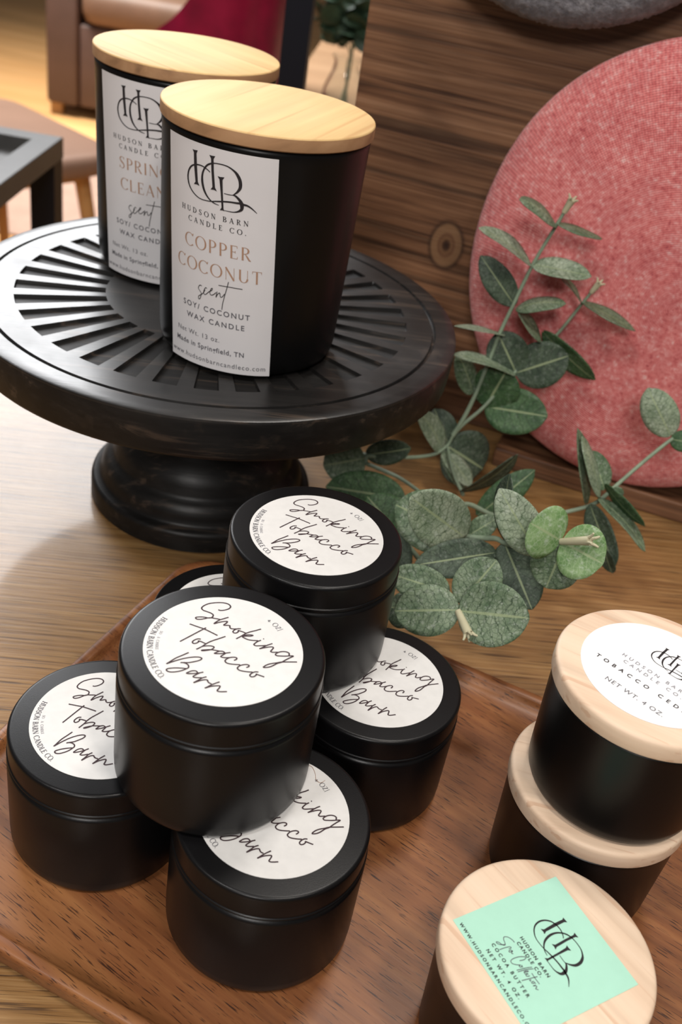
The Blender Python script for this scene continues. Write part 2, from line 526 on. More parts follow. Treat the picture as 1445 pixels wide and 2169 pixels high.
def bevel(o, w, seg=3, angle=40):
    m = o.modifiers.new('bevel', 'BEVEL')
    m.width = w * MM
    m.segments = seg
    m.limit_method = 'ANGLE'
    m.angle_limit = R(angle)
    return o

def rrect(hx, hy, r, n=8):
    pts = []
    for cx, cy, a0 in ((hx - r, hy - r, 0), (-hx + r, hy - r, 90), (-hx + r, -hy + r, 180), (hx - r, -hy + r, 270)):
        for k in range(n + 1):
            a = R(a0 + 90 * k / n)
            pts.append((cx + r * math.cos(a), cy + r * math.sin(a)))
    return pts

def loops(rings, cap0=True, cap1=True):
    V, F = [], []
    n = len(rings[0])
    for rg in rings:
        V += rg
    for a in range(len(rings) - 1):
        for i in range(n):
            j = (i + 1) % n
            F.append((a * n + i, a * n + j, (a + 1) * n + j, (a + 1) * n + i))
    if cap0:
        F.append(tuple(reversed(range(n))))
    if cap1:
        b = (len(rings) - 1) * n
        F.append(tuple(range(b, b + n)))
    return V, F

def rbox(hx, hy, z0, z1, r, e, n=6):
    """soft-edged box with rounded plan corners, for cushions and pads"""
    rings = []
    for dz, ins in ((0, e), (e * .3, e * .3), (e, 0)):
        rings.append([(x, y, z0 + dz) for x, y in rrect(hx - ins, hy - ins, max(r - ins, 1), n)])
    for dz, ins in ((e, 0), (e * .3, e * .3), (0, e)):
        rings.append([(x, y, z1 - dz) for x, y in rrect(hx - ins, hy - ins, max(r - ins, 1), n)])
    return loops(rings)

def catmull(pts, k=5):
    out = []
    n = len(pts)
    for i in range(n - 1):
        p0, p1, p2, p3 = pts[max(i - 1, 0)], pts[i], pts[i + 1], pts[min(i + 2, n - 1)]
        for j in range(k):
            t = j / k
            out.append(tuple(0.5 * ((2 * b) + (-a + c) * t + (2 * a - 5 * b + 4 * c - d) * t * t + (-a + 3 * b - 3 * c + d) * t ** 3)
                             for a, b, c, d in zip(p0, p1, p2, p3)))
    out.append(tuple(pts[-1]))
    return out

def tube(pts, rad, seg=8, k=4):
    """round tube through pts (mm); rad a number or a function of 0..1"""
    pts = [Vector(p) for p in (catmull(pts, k) if len(pts) > 2 else pts)]
    V, F = [], []
    n = len(pts)
    ref = Vector((0.13, 0.21, 0.97))
    for i, p in enumerate(pts):
        t = (pts[min(i + 1, n - 1)] - pts[max(i - 1, 0)]).normalized()
        s = t.cross(ref)
        if s.length < 1e-3:
            s = t.cross(Vector((1, 0, 0)))
        s.normalize()
        b = s.cross(t)
        r = rad(i / (n - 1)) if callable(rad) else rad
        for q in range(seg):
            a = 2 * math.pi * q / seg
            V.append(tuple(p + (s * math.cos(a) + b * math.sin(a)) * r))
    for i in range(n - 1):
        for q in range(seg):
            w = (q + 1) % seg
            F.append((i * seg + q, i * seg + w, (i + 1) * seg + w, (i + 1) * seg + q))
    F.append(tuple(reversed(range(seg))))
    F.append(tuple((n - 1) * seg + q for q in range(seg)))
    return V, F

# ------------------------------------------------------------------ lettering (flat shapes in mm, later laid or wrapped on a label)
def ribbon(pts, w):
    """flat stroke through 2D points; w a number or one width per point"""
    n = len(pts)
    V, F = [], []
    for i, p in enumerate(pts):
        a, c = pts[max(i - 1, 0)], pts[min(i + 1, n - 1)]
        tx, ty = c[0] - a[0], c[1] - a[1]
        l = math.hypot(tx, ty) or 1e-9
        nx, ny = -ty / l, tx / l
        h = (w[i] if isinstance(w, (list, tuple)) else w) / 2
        V += [(p[0] + nx * h, p[1] + ny * h), (p[0] - nx * h, p[1] - ny * h)]
    for i in range(n - 1):
        F.append((2 * i + 1, 2 * i + 3, 2 * i + 2, 2 * i))
    return V, F

def join2(items):
    V, F = [], []
    for v, f in items:
        n = len(V)
        V += v
        F += [tuple(i + n for i in q) for q in f]
    return V, F

def move2(vf, dx=0, dy=0, sx=1, sy=1, rot=0.0):
    c, s = math.cos(rot), math.sin(rot)
    return [((x * sx) * c - (y * sy) * s + dx, (x * sx) * s + (y * sy) * c + dy) for x, y in vf[0]], vf[1]

def hand(strokes, w):
    return join2([ribbon(catmull(s, 5) if len(s) > 2 else s, w) for s in strokes])

def curve_w(s, k=5):
    c = catmull(s, k)
    return ribbon([(p[0], p[1]) for p in c], [max(p[2], 0.12) for p in c])

def logo(scale=1.0, slim=1.0):
    items = []
    for poly in LOGO_STEMS:
        items.append((list(poly), [tuple(range(len(poly)))]))
    for s in LOGO_CURVES:
        items.append(curve_w([(x, y, w * slim) for x, y, w in s]))
    return move2(join2(items), sx=scale, sy=scale)

_fc = {}
def font(text, spacing=1.0, bold=0.0):
    key = (text, round(spacing, 4), bold)
    if key in _fc:
        return _fc[key]
    cu = bpy.data.curves.new('tmp_text', 'FONT')
    cu.body = text
    cu.space_character = spacing
    cu.resolution_u = 4
    cu.offset = bold
    o = bpy.data.objects.new('tmp_text', cu)
    COL.objects.link(o)
    bpy.context.view_layer.update()
    me = o.evaluated_get(bpy.context.evaluated_depsgraph_get()).to_mesh()
    V = [(v.co.x, v.co.y) for v in me.vertices]
    F = [tuple(p.vertices) for p in me.polygons]
    bpy.data.objects.remove(o)
    bpy.data.curves.remove(cu)
    _fc[key] = (V, F)
    return V, F

def sans(text, x0, x1, base, cap, bold=0.0):
    """text between x0 and x1 with the given cap height: letter size from cap, tracking from the width"""
    s = cap / 0.71
    def width(sp):
        v = font(text, sp, bold)[0]
        return (max(p[0] for p in v) - min(p[0] for p in v)) * s
    a, b = width(1.0), width(2.0)
    sp = 1.0 + (x1 - x0 - a) / max(b - a, 1e-6)
    sp = max(sp, 0.8)
    v, f = font(text, sp, bold)
    m0, m1 = min(p[0] for p in v), max(p[0] for p in v)
    k = (x1 - x0) / (m1 - m0)
    return [((x - m0) * k + x0, y * s + base) for x, y in v], f

def serif(ch, T=0.155, t=0.045, sf=True):
    """one capital on a unit cap height: returns (shape, advance width)"""
    I = []
    def L(x0, y0, x1, y1, w0, w1=None):
        w1 = w0 if w1 is None else w1
        I.append(ribbon([(x0, y0), (x1, y1)], [w0, w1]))
    def stem(x, w=T, y0=0.0, y1=1.0):
        I.append(ribbon([(x, y0), (x, y0 + .06), (x, y1 - .06), (x, y1)], [w * 1.25, w, w, w * 1.25]))
        if sf:
            for y in (y0 + t / 2, y1 - t / 2):
                L(x - w * .5 - .085, y, x + w * .5 + .085, y, t)
    def arc(cx, cy, rx, ry, a0, a1, n=22, lo=t, hi=T):
        P_, W_ = [], []
        for i in range(n + 1):
            a = R(a0 + (a1 - a0) * i / n)
            P_.append((cx + rx * math.cos(a), cy + ry * math.sin(a)))
            W_.append(lo + (hi - lo) * math.cos(a) ** 2)
        I.append(ribbon(P_, W_))
    if ch == 'C' or ch == 'G':
        arc(.46, .5, .41, .49, 42, 318)
        L(.77, .80, .80, .99, t, t * 1.7)
        if ch == 'C':
            L(.76, .17, .80, .08, t, t)
            return join2(I), .86
        stem(.76, T, .02, .42)
        return join2(I), .96
    if ch == 'O':
        arc(.5, .5, .43, .49, 0, 360, 40)
        return join2(I), 1.0
    if ch == 'D':
        stem(.17); arc(.24, .5, .54, .475, 90, -90)
        return join2(I), .88
    if ch in 'PRB':
        stem(.17)
        yb = .5 if ch != 'P' else .46
        cy = (yb + 1) / 2
        L(.17, yb, .36, yb, t); L(.17, 1 - t / 2, .36, 1 - t / 2, t)
        arc(.34, cy, .25 if ch != 'P' else .27, (1 - yb) / 2 - t / 2, 90, -90)
        if ch == 'B':
            L(.17, t / 2, .38, t / 2, t); arc(.36, yb / 2, .30, yb / 2 - t / 2, 90, -90)
            return join2(I), .76
        if ch == 'R':
            I.append(ribbon([(.36, .5), (.50, .30), (.66, .05), (.78, .01)], [t, T * .9, T * .9, t]))
            return join2(I), .80
        return join2(I), .70
    if ch == 'E' or ch == 'L' or ch == 'F':
        stem(.17)
        L(.17, t / 2, .60, t / 2, t); L(.60, 0, .63, .2, t * 1.3, t * .7)
        if ch == 'E':
            L(.17, 1 - t / 2, .58, 1 - t / 2, t); L(.58, 1, .60, .81, t * 1.3, t * .7)
            L(.17, .52, .46, .52, t); L(.46, .43, .46, .61, t)
        return join2(I), .70
    if ch == 'H':
        stem(.17); stem(.75); L(.17, .5, .75, .5, t)
        return join2(I), .92
    if ch == 'U':
        stem(.17, T, .30, 1.0); I.pop(-2) if sf else None
        arc(.45, .32, .28, .30, 180, 360)
        L(.73, .32, .73, 1.0, t); 
        if sf: L(.62, 1 - t / 2, .84, 1 - t / 2, t)
        return join2(I), .92
    if ch == 'N':
        L(.14, 0, .14, 1, t); L(.76, 0, .76, 1, t)
        L(.12, .98, .76, .02, T, T)
        if sf:
            L(.03, t / 2, .25, t / 2, t); L(.64, 1 - t / 2, .88, 1 - t / 2, t); L(0, 1 - t / 2, .16, 1 - t / 2, t)
        return join2(I), .90
    if ch == 'A':
        L(.10, 0, .42, 1.0, t); L(.40, 1.0, .74, 0, T, T); L(.22, .34, .60, .34, t)
        if sf:
            L(0, t / 2, .22, t / 2, t); L(.58, t / 2, .90, t / 2, t)
        return join2(I), .86
    if ch == 'T':
        stem(.37); L(.03, 1 - t / 2, .71, 1 - t / 2, t)
        L(.04, 1, .03, .80, t * 1.3, t * .7); L(.70, 1, .71, .80, t * 1.3, t * .7)
        return join2(I), .74
    if ch == 'I':
        stem(.17)
        return join2(I), .34
    if ch == 'S':
        pts = [(.58, .80, t), (.48, .95, t), (.33, .975, t * 1.2), (.17, .88, T * .7), (.15, .72, T * .8), (.27, .59, T), (.44, .47, T), (.57, .34, T * .8), (.57, .17, T * .7), (.44, .035, t * 1.2), (.26, .03, t), (.10, .22, t)]
        c = catmull(pts, 4)
        I.append(ribbon([p[:2] for p in c], [p[2] for p in c]))
        L(.58, .78, .57, .98, t, t * 1.4); L(.10, .24, .09, .02, t, t * 1.4)
        return join2(I), .70
    if ch == 'Z':
        L(.08, 1 - t / 2, .66, 1 - t / 2, t); L(.06, t / 2, .68, t / 2, t); L(.62, .97, .12, .03, T, T)
        return join2(I), .74
    if ch == '.':
        L(.08, .0, .08, .15, .15)
        return join2(I), .22
    return ([], []), .42

def serif_line(text, x0, x1, base, cap, T=0.155, t=0.045, track=None, sf=True, glyph_w=1.0):
    """a line of capitals spread between x0 and x1"""
    g = [serif(c, T, t, sf) for c in text]
    tot = sum(a for _, a in g) * cap * glyph_w
    gap = (x1 - x0 - tot) / max(len(text) - 1, 1)
    x = x0
    out = []
    for (s, a) in g:
        out.append(move2(s, x, base, cap * glyph_w, cap))
        x += a * cap * glyph_w + gap
    return join2(out)

def arc_text(items, r, a_start, direction, heads_in):
    """items: (shape, advance) list laid on a circle of radius r (mm); direction +1 counter-clockwise"""
    out = []
    s = 0.0
    for shape, adv in items:
        a = a_start + direction * (s + adv / 2) / r
        if heads_in:
            rot = a + math.pi / 2
        else:
            rot = a - math.pi / 2
        c = move2(shape, -adv / 2, 0)
        c = move2(c, r * math.cos(a), r * math.sin(a), rot=rot)
        out.append(c)
        s += adv
    return join2(out)

def flat_print(name, vf, mat, parent, z, rot=0.0):
    vf = move2(vf, rot=rot)
    return mesh_obj(name, [(x, y, z) for x, y in vf[0]], vf[1], mat, parent, smooth=0)

# ------------------------------------------------------------------ shapes measured from the place (mm)
SCRIPT = [[(-5.5, 18.16), (-4.76, 17.99), (-3.6, 18.41), (-2.37, 19.31), (-1.78, 20.45), (-2.16, 21.45), (-3.21, 22.03), (-4.79, 22.08), (-6.58, 21.63), (-8.87, 20.58), (-10.3, 19.2), (-10.96, 17.91), (-10.89, 17.21), (-10.21, 16.54), (-8.89, 16.18), (-7.58, 15.82), (-6.68, 15.22), (-6.51, 14.55), (-6.82, 13.63), (-7.8, 13.18), (-9.19, 13.22), (-10.67, 12.94), (-11.72, 12.46), (-11.82, 12.03), (-11.38, 11.63), (-10.27, 11.79), (-9.03, 12.44), (-7.95, 13.14), (-6.94, 13.48), (-5.87, 13.49), (-4.8, 13.52), (-3.85, 13.42)], [(-1.44, 15.27), (-2.64, 14.3), (-3.97, 13.22), (-4.93, 11.9), (-5.42, 10.94), (-5.07, 11.08), (-4.01, 11.91), (-2.64, 12.71), (-1.64, 13.07), (-1.37, 12.86), (-1.72, 11.94), (-2.24, 11.05), (-1.7, 11.01), (-0.82, 11.25), (-0.2, 11.18), (-0.08, 10.4), (0.5, 9.92), (1.54, 10.06), (2.25, 10.32)], [(3.57, 10.61), (2.67, 10.51), (1.75, 9.73), (1.27, 8.67), (1.75, 8.11), (2.47, 8.3), (2.95, 9.01), (2.9, 9.69), (3.46, 9.54), (4.57, 9.32), (5.38, 9.01)], [(10.01, 12.3), (8.72, 11.3), (6.81, 9.98), (5.5, 8.82), (4.28, 7.12), (2.93, 5.46)], [(4.82, 7.49), (5.49, 8.01), (6.62, 8.47), (7.66, 8.59), (7.92, 8.43), (7.17, 7.93), (5.87, 7.59), (4.76, 7.02), (5.45, 6.52), (6.58, 6.13), (7.8, 6.05), (9.27, 6.28), (9.99, 6.45)], [(10.91, 6.87), (9.92, 6.0), (9.09, 4.65), (9.02, 4.18), (9.68, 3.84), (11.12, 4.22), (12.26, 4.59), (12.82, 4.85)], [(11.45, 7.7), (11.77, 7.76)], [(14.78, 6.26), (13.51, 5.25), (12.47, 4.19), (11.72, 3.32), (11.07, 2.71), (11.47, 2.97), (12.84, 3.77), (14.24, 4.43), (15.12, 4.6), (15.36, 4.17), (15.09, 3.32), (14.77, 2.46), (15.34, 2.16), (16.35, 2.42), (17.06, 2.65)], [(20.81, 2.04), (20.77, 2.91), (20.1, 3.4), (18.89, 3.42), (17.63, 2.87), (16.72, 1.97), (16.51, 1.36), (17.02, 0.94), (18.19, 1.09), (19.78, 1.44), (21.06, 1.88), (22.23, 2.08), (21.19, 0.93), (20.04, -0.35), (18.91, -1.73), (17.7, -2.58), (16.19, -4.26), (15.01, -5.1), (13.75, -5.48), (13.94, -4.84), (14.81, -3.86), (16.14, -2.98), (17.66, -2.27), (18.75, -1.66), (20.17, -1.25), (21.89, -0.81), (23.75, -0.33)], [(-13.1, 8.69), (-10.54, 8.06), (-8.03, 7.48), (-5.44, 6.46), (-3.2, 5.49)], [(-7.53, 8.2), (-8.39, 7.15), (-11.41, 3.24), (-14.21, -0.39)], [(-8.01, 2.37), (-9.06, 2.25), (-10.1, 1.17), (-10.33, 0.31), (-9.8, -0.18), (-9.03, 0.18), (-8.46, 0.97), (-8.62, 1.41), (-7.79, 1.31), (-6.86, 0.98), (-6.05, 0.65)], [(-0.6, 5.73), (-2.4, 4.18), (-4.59, 2.31), (-5.95, 0.68), (-6.9, -0.84), (-8.41, -2.66)], [(-6.9, -0.84), (-5.75, -0.29), (-4.34, 0.08), (-3.35, -0.07), (-3.18, -0.59), (-3.8, -1.51), (-4.92, -2.21), (-6.27, -2.79), (-6.72, -2.68), (-5.96, -2.27), (-3.98, -1.65), (-2.51, -1.58), (-1.25, -1.57), (-0.42, -1.51)], [(0.75, -2.08), (-0.11, -1.43), (-1.22, -1.72), (-2.1, -2.57), (-2.47, -3.04), (-1.81, -2.99), (-0.61, -2.65), (0.56, -2.19), (1.34, -1.83), (2.41, -1.33)], [(0.95, -2.02), (0.31, -3.03), (-0.25, -3.95), (0.54, -4.21), (1.76, -3.99), (2.54, -3.69)], [(4.09, -4.68), (4.79, -3.95), (4.67, -3.3), (3.71, -3.24), (2.37, -3.89), (1.61, -4.86), (1.44, -5.61), (1.99, -6.3), (3.08, -6.53), (4.52, -6.41), (6.34, -6.09)], [(8.47, -6.91), (9.09, -6.3), (9.09, -5.69), (8.12, -5.54), (6.59, -6.33), (5.86, -7.43), (5.86, -8.03), (6.59, -8.6), (7.86, -8.73), (9.5, -8.61), (10.71, -8.39)], [(12.5, -7.94), (11.49, -8.1), (10.59, -8.93), (10.14, -9.94), (10.66, -10.55), (11.53, -10.19), (12.1, -9.3), (11.95, -8.98), (12.92, -9.24), (14.64, -9.61)], [(-10.39, -4.69), (-11.97, -6.37), (-13.73, -8.21), (-15.22, -10.42), (-15.85, -11.33), (-15.14, -10.74), (-13.59, -9.43), (-11.47, -7.86), (-9.24, -6.66), (-7.2, -5.99), (-6.07, -6.11), (-5.88, -6.64), (-6.55, -7.5), (-7.92, -8.38), (-9.31, -9.13), (-10.78, -9.5), (-11.81, -9.77), (-10.76, -9.61), (-9.75, -9.92), (-9.08, -10.65), (-9.03, -11.43), (-9.56, -12.12), (-10.7, -13.2), (-12.19, -14.07), (-13.75, -14.6), (-14.85, -14.48), (-15.3, -13.93), (-14.97, -13.35), (-13.72, -12.79), (-12.14, -12.34), (-10.66, -12.07), (-9.44, -11.98)], [(-5.67, -13.03), (-6.19, -12.38), (-6.91, -12.27), (-7.89, -12.7), (-8.65, -13.45), (-9.0, -13.92), (-8.37, -13.98), (-7.22, -13.64), (-6.08, -13.24), (-5.1, -12.77), (-4.08, -12.18)], [(-5.23, -12.91), (-6.09, -13.91), (-6.73, -14.84), (-6.13, -15.13), (-4.94, -14.94), (-4.08, -14.66)], [(-2.7, -13.94), (-3.9, -14.79), (-4.86, -16.02), (-6.01, -17.4), (-5.42, -16.97), (-4.38, -16.12), (-3.16, -15.41), (-2.27, -15.26), (-1.93, -15.83), (-1.43, -16.36), (-0.62, -16.59)], [(1.61, -15.15), (0.49, -16.05), (-0.54, -17.0), (-1.4, -17.97), (-2.2, -18.88), (-1.48, -18.32), (-0.41, -17.62), (0.99, -17.05), (1.94, -16.85), (2.11, -17.31), (1.84, -18.24), (1.6, -18.94), (2.05, -19.26), (2.93, -19.15), (4.59, -18.69)]]
LOGO_STEMS = [[(-8.75, 7.16), (-8.07, 7.16), (-6.86, 7.31), (-7.28, 6.39), (-7.18, 3.22), (-6.93, -1.22), (-6.36, -2.24), (-7.3, -2.1), (-8.37, -2.25), (-7.79, -1.43), (-8.21, 2.84), (-8.24, 6.45)], [(-3.05, 7.17), (-2.34, 7.13), (-1.2, 7.25), (-1.71, 6.37), (-1.66, 3.16), (-1.32, -1.33), (-0.74, -2.27), (-1.62, -2.05), (-2.75, -2.2), (-2.13, -1.36), (-2.42, 2.98), (-2.5, 6.32)], [(-0.52, 2.04), (0.27, 2.0), (1.5, 2.18), (0.93, 1.27), (1.0, -2.1), (1.23, -6.7), (1.5, -7.29), (0.86, -7.17), (0.1, -7.31), (0.62, -6.42), (0.36, -2.17), (0.02, 1.22)]]
LOGO_CURVES = [[(-2.83, 2.52, 0.27), (-3.7, 3.02, 0.31), (-5.31, 3.52, 0.34), (-6.99, 3.46, 0.38), (-8.39, 2.98, 0.41), (-9.44, 2.22, 0.48), (-10.28, 0.89, 0.52), (-10.62, -0.82, 0.57), (-10.28, -2.65, 0.52), (-9.38, -4.02, 0.43), (-8.0, -5.07, 0.37), (-6.28, -5.7, 0.29), (-4.24, -5.72, 0.26), (-2.64, -5.51, 0.29), (-1.25, -5.15, 0.36), (0.29, -4.81, 0.42), (1.63, -4.53, 0.46), (3.29, -4.3, 0.47), (4.87, -4.22, 0.55), (5.75, -4.16, 0.59), (6.89, -4.3, 0.62), (8.01, -4.44, 0.54), (9.26, -5.07, 0.38), (10.62, -6.17, 0.16)], [(-0.2, -5.97, 0.16), (-1.36, -5.83, 0.29), (-2.58, -5.37, 0.39), (-3.78, -4.44, 0.52), (-4.78, -2.98, 0.71), (-5.37, -0.96, 0.76), (-5.37, 1.0, 0.63), (-4.88, 2.58, 0.52), (-3.93, 4.0, 0.5), (-2.76, 4.84, 0.45), (-1.38, 5.31, 0.3), (0.58, 5.49, 0.3), (2.47, 5.32, 0.36), (4.1, 4.57, 0.55), (5.1, 3.64, 0.85), (5.86, 2.14, 0.95), (5.94, 0.32, 0.88), (5.2, -1.02, 0.59), (4.45, -1.76, 0.36), (3.83, -2.22, 0.22), (2.74, -2.32, 0.23), (1.36, -2.29, 0.2)], [(3.83, -2.22, 0.22), (4.65, -2.31, 0.57), (5.8, -3.24, 0.82), (6.38, -4.28, 1.12), (6.4, -5.63, 0.89), (5.54, -6.46, 0.52), (4.22, -6.95, 0.29), (2.64, -7.04, 0.22), (1.43, -7.05, 0.16)]]
SPA_SCRIPT = [[(-6.21, -6.92), (-7.32, -7.07), (-8.56, -7.84), (-9.01, -8.9), (-8.35, -9.51), (-7.42, -9.77), (-6.67, -10.17), (-6.99, -10.91), (-8.13, -11.46), (-8.6, -12.09), (-8.19, -12.24), (-7.35, -11.47), (-6.73, -9.99)], [(-5.69, -9.37), (-5.93, -10.85), (-6.07, -12.72)], [(-5.69, -9.37), (-5.37, -8.92), (-5.07, -9.13), (-5.14, -9.91)], [(-4.25, -9.32), (-4.63, -9.6), (-4.55, -10.21), (-4.17, -10.34), (-4.06, -9.47), (-4.16, -9.11), (-3.61, -9.93), (-3.2, -9.55)], [(-0.6, -9.13), (-0.32, -7.56), (-0.58, -6.68), (-1.09, -6.98), (-1.71, -8.45), (-1.93, -10.48), (-1.66, -11.63), (-0.86, -11.81), (-0.07, -11.03), (0.68, -9.67)], [(0.68, -9.67), (0.79, -10.3), (1.25, -10.1), (1.14, -9.47), (0.81, -9.36), (1.61, -9.55)], [(2.66, -6.78), (2.14, -8.58), (1.58, -11.84)], [(3.27, -6.69), (2.58, -8.91), (2.13, -11.84)], [(3.01, -10.05), (3.27, -9.15), (3.26, -8.6), (2.9, -9.15), (2.92, -9.98), (3.61, -10.09), (3.73, -9.23)], [(4.1, -9.24), (3.79, -9.68), (4.08, -10.17), (4.48, -9.92), (4.65, -9.11)], [(5.77, -7.08), (5.31, -9.87), (4.89, -12.4)], [(4.18, -8.07), (6.19, -8.09), (7.94, -8.01)], [(5.85, -9.47), (5.72, -10.05), (6.27, -9.92)], [(6.66, -9.0), (6.45, -9.51), (6.73, -10.0), (7.04, -9.55), (6.89, -9.04), (7.48, -9.08)], [(7.76, -9.29), (7.64, -10.14), (7.99, -9.33), (8.35, -9.33), (8.67, -9.99), (9.3, -9.38)]]
LEAVES = [[88.8, 556.0, 164.6, 64.7, 544.5, 178.1, 0.245, -0.908, -0.341, 16.0, 0.65, 1], [88.7, 556.0, 164.9, 114.8, 556.0, 161.0, -0.001, 1.0, -0.008, 16.0, 0.5, 1], [80.9, 554.0, 141.4, 47.3, 544.5, 159.7, 0.114, -0.952, -0.283, 16.0, 0.7, 0], [81.3, 554.0, 140.9, 112.6, 544.5, 143.1, 0.237, 0.877, 0.419, 16.0, 0.6, 0], [76.6, 552.0, 116.3, 52.0, 556.2, 139.5, -0.692, -0.172, -0.701, 16.4, 0.12, 0], [77.8, 552.0, 115.4, 102.6, 544.6, 126.3, 0.184, 0.956, 0.227, 16.0, 0.45, 0], [79.5, 552.0, 114.3, 97.0, 549.9, 98.1, 0.221, 0.969, 0.113, 14.8, 0.5, 0], [114.8, 558.0, 122.7, 99.0, 555.9, 136.1, 0.042, -0.993, -0.106, 12.9, 0.4, 0], [115.3, 558.0, 123.1, 146.1, 547.5, 115.7, 0.325, 0.946, 0.013, 16.0, 0.4, 1], [97.2, 556.0, 100.9, 133.1, 549.7, 79.6, 0.398, -0.447, 0.801, 16.0, 0.2, 1], [75.0, 550.0, 98.5, 45.2, 544.8, 101.0, 0.187, -0.959, 0.214, 16.0, 0.8, 0], [87.0, 548.0, 77.2, 71.1, 552.4, 98.1, -0.803, -0.137, -0.58, 24.6, 0.12, 0], [87.0, 548.0, 77.2, 112.9, 544.7, 94.8, -0.472, 0.427, 0.771, 27.1, 0.12, 0], [86.8, 547.0, 77.9, 47.4, 534.4, 89.3, 0.303, -0.953, -0.005, 16.0, 0.6, 0], [74.2, 546.0, 53.2, 109.3, 535.0, 59.4, -0.016, 0.45, 0.893, 27.7, 0.15, 1], [74.2, 546.0, 53.2, 80.8, 544.9, 79.7, -0.937, 0.25, 0.244, 28.9, 0.14, 1], [65.2, 546.0, 60.4, 51.1, 548.1, 83.1, -0.627, -0.708, -0.324, 16.0, 0.3, 0], [55.5, 538.0, 23.3, 35.1, 529.6, 51.4, -0.39, -0.765, -0.512, 16.0, 0.55, 0], [55.5, 538.0, 23.0, 74.3, 521.2, 11.8, 0.677, 0.736, 0.032, 16.0, 0.6, 0], [56.8, 540.0, 25.4, 82.9, 545.5, 10.6, 0.378, 0.421, 0.824, 35.5, 0.2, 0], [57.1, 541.0, 26.6, 44.8, 548.4, 44.4, -0.844, -0.19, -0.502, 18.3, 0.15, 0], [55.7, 536.0, 23.5, 72.6, 529.7, 4.7, 0.575, 0.778, 0.254, 16.0, 0.45, 0], [67.9, 500.0, 17.9, 91.4, 489.5, 54.4, -0.751, -0.578, 0.317, 16.0, 0.2, 0], [74.5, 470.0, 24.9, 100.0, 480.5, 53.6, -0.76, 0.349, 0.548, 16.0, 0.15, 1], [8.9, 520.0, 21.1, 34.0, 520.0, 30.7, -0.348, 0.219, 0.911, 16.0, 0.1, 0], [7.9, 518.0, 19.7, -15.0, 511.4, 13.9, 0.344, -0.483, -0.805, 26.4, 0.25, 0], [32.3, 470.0, 27.3, -11.2, 481.0, 19.2, 0.022, -0.539, -0.842, 24.8, 0.15, 1], [35.8, 430.0, 26.4, 11.8, 441.0, 43.4, -0.645, -0.401, -0.65, 25.9, 0.12, 1], [29.3, 420.0, 38.0, 34.0, 404.2, 19.4, 0.98, 0.063, 0.19, 15.6, 0.12, 0], [60.9, 402.0, 55.3, 25.1, 413.0, 59.5, -0.254, -0.515, -0.819, 30.0, 0.35, 1], [59.8, 398.0, 57.9, 29.6, 383.7, 83.6, -0.443, -0.456, -0.772, 26.7, 0.55, 0], [61.8, 402.0, 56.3, 73.6, 404.1, 68.1, -0.662, 0.486, 0.57, 10.9, 0.5, 0], [73.2, 384.0, 62.0, 37.2, 375.2, 53.1, 0.326, -0.578, -0.748, 17.9, 0.12, 0], [59.4, 358.0, 49.5, 71.3, 366.8, 69.9, -0.855, 0.398, 0.331, 20.8, 0.3, 0], [78.0, 394.0, 61.1, 94.0, 369.8, 44.1, 0.834, 0.185, 0.519, 22.7, 0.18, 0], [78.4, 396.0, 59.7, 71.1, 398.1, 95.7, -0.471, 0.87, -0.147, 16.0, 0.15, 0], [90.9, 378.0, 69.0, 67.4, 384.6, 95.2, -0.751, -0.239, -0.615, 18.9, 0.6, 0], [96.8, 370.0, 83.9, 81.4, 367.8, 91.4, -0.335, -0.455, -0.825, 25.1, 0.6, 2], [97.4, 370.0, 83.3, 115.0, 361.2, 81.7, 0.308, 0.466, 0.83, 25.1, 0.65, 2], [98.9, 371.0, 80.3, 95.8, 365.5, 60.4, 0.952, -0.298, -0.066, 22.2, 0.5, 1], [57.8, 350.0, 52.0, 30.8, 352.2, 43.3, 0.193, -0.626, -0.756, 23.1, 0.4, 0], [58.1, 349.0, 52.2, 86.4, 340.2, 61.9, -0.071, 0.624, 0.778, 28.3, 0.5, 1], [53.6, 362.0, 51.3, 26.2, 366.4, 52.8, -0.139, -0.587, -0.798, 16.5, 0.4, 0], [41.5, 362.0, 36.0, 28.2, 362.0, 37.6, -0.096, -0.617, -0.781, 16.8, 0.3, 0], [130.7, 470.0, 45.4, 114.0, 472.1, 87.3, -0.428, -0.895, -0.125, 16.0, 0.5, 0], [135.2, 468.0, 52.1, 116.4, 470.1, 84.2, -0.314, -0.941, -0.122, 16.0, 0.55, 0], [137.3, 472.0, 54.3, 124.8, 478.3, 72.4, -0.786, -0.492, -0.375, 14.2, 0.5, 0], [141.0, 470.0, 56.6, 147.1, 470.0, 52.5, 0.539, 0.293, 0.79, 6.1, 0.5, 0], [135.4, 468.0, 58.5, 159.0, 455.4, 45.0, 0.035, -0.699, 0.714, 16.0, 0.25, 1], [135.1, 466.0, 52.5, 163.0, 449.2, 35.7, 0.454, 0.882, -0.129, 16.0, 0.4, 0], [130.6, 466.0, 46.0, 148.7, 447.1, 23.1, 0.596, -0.32, 0.737, 16.0, 0.2, 0], [140.6, 448.0, 31.5, 148.4, 445.9, 18.8, 0.65, -0.579, 0.493, 9.3, 0.2, 0], [170.1, 500.0, 78.3, 152.0, 508.8, 99.5, -0.771, -0.053, -0.634, 19.4, 0.6, 0], [170.7, 500.0, 76.3, 184.8, 495.8, 78.4, -0.001, 0.449, 0.894, 11.9, 0.2, 1]]
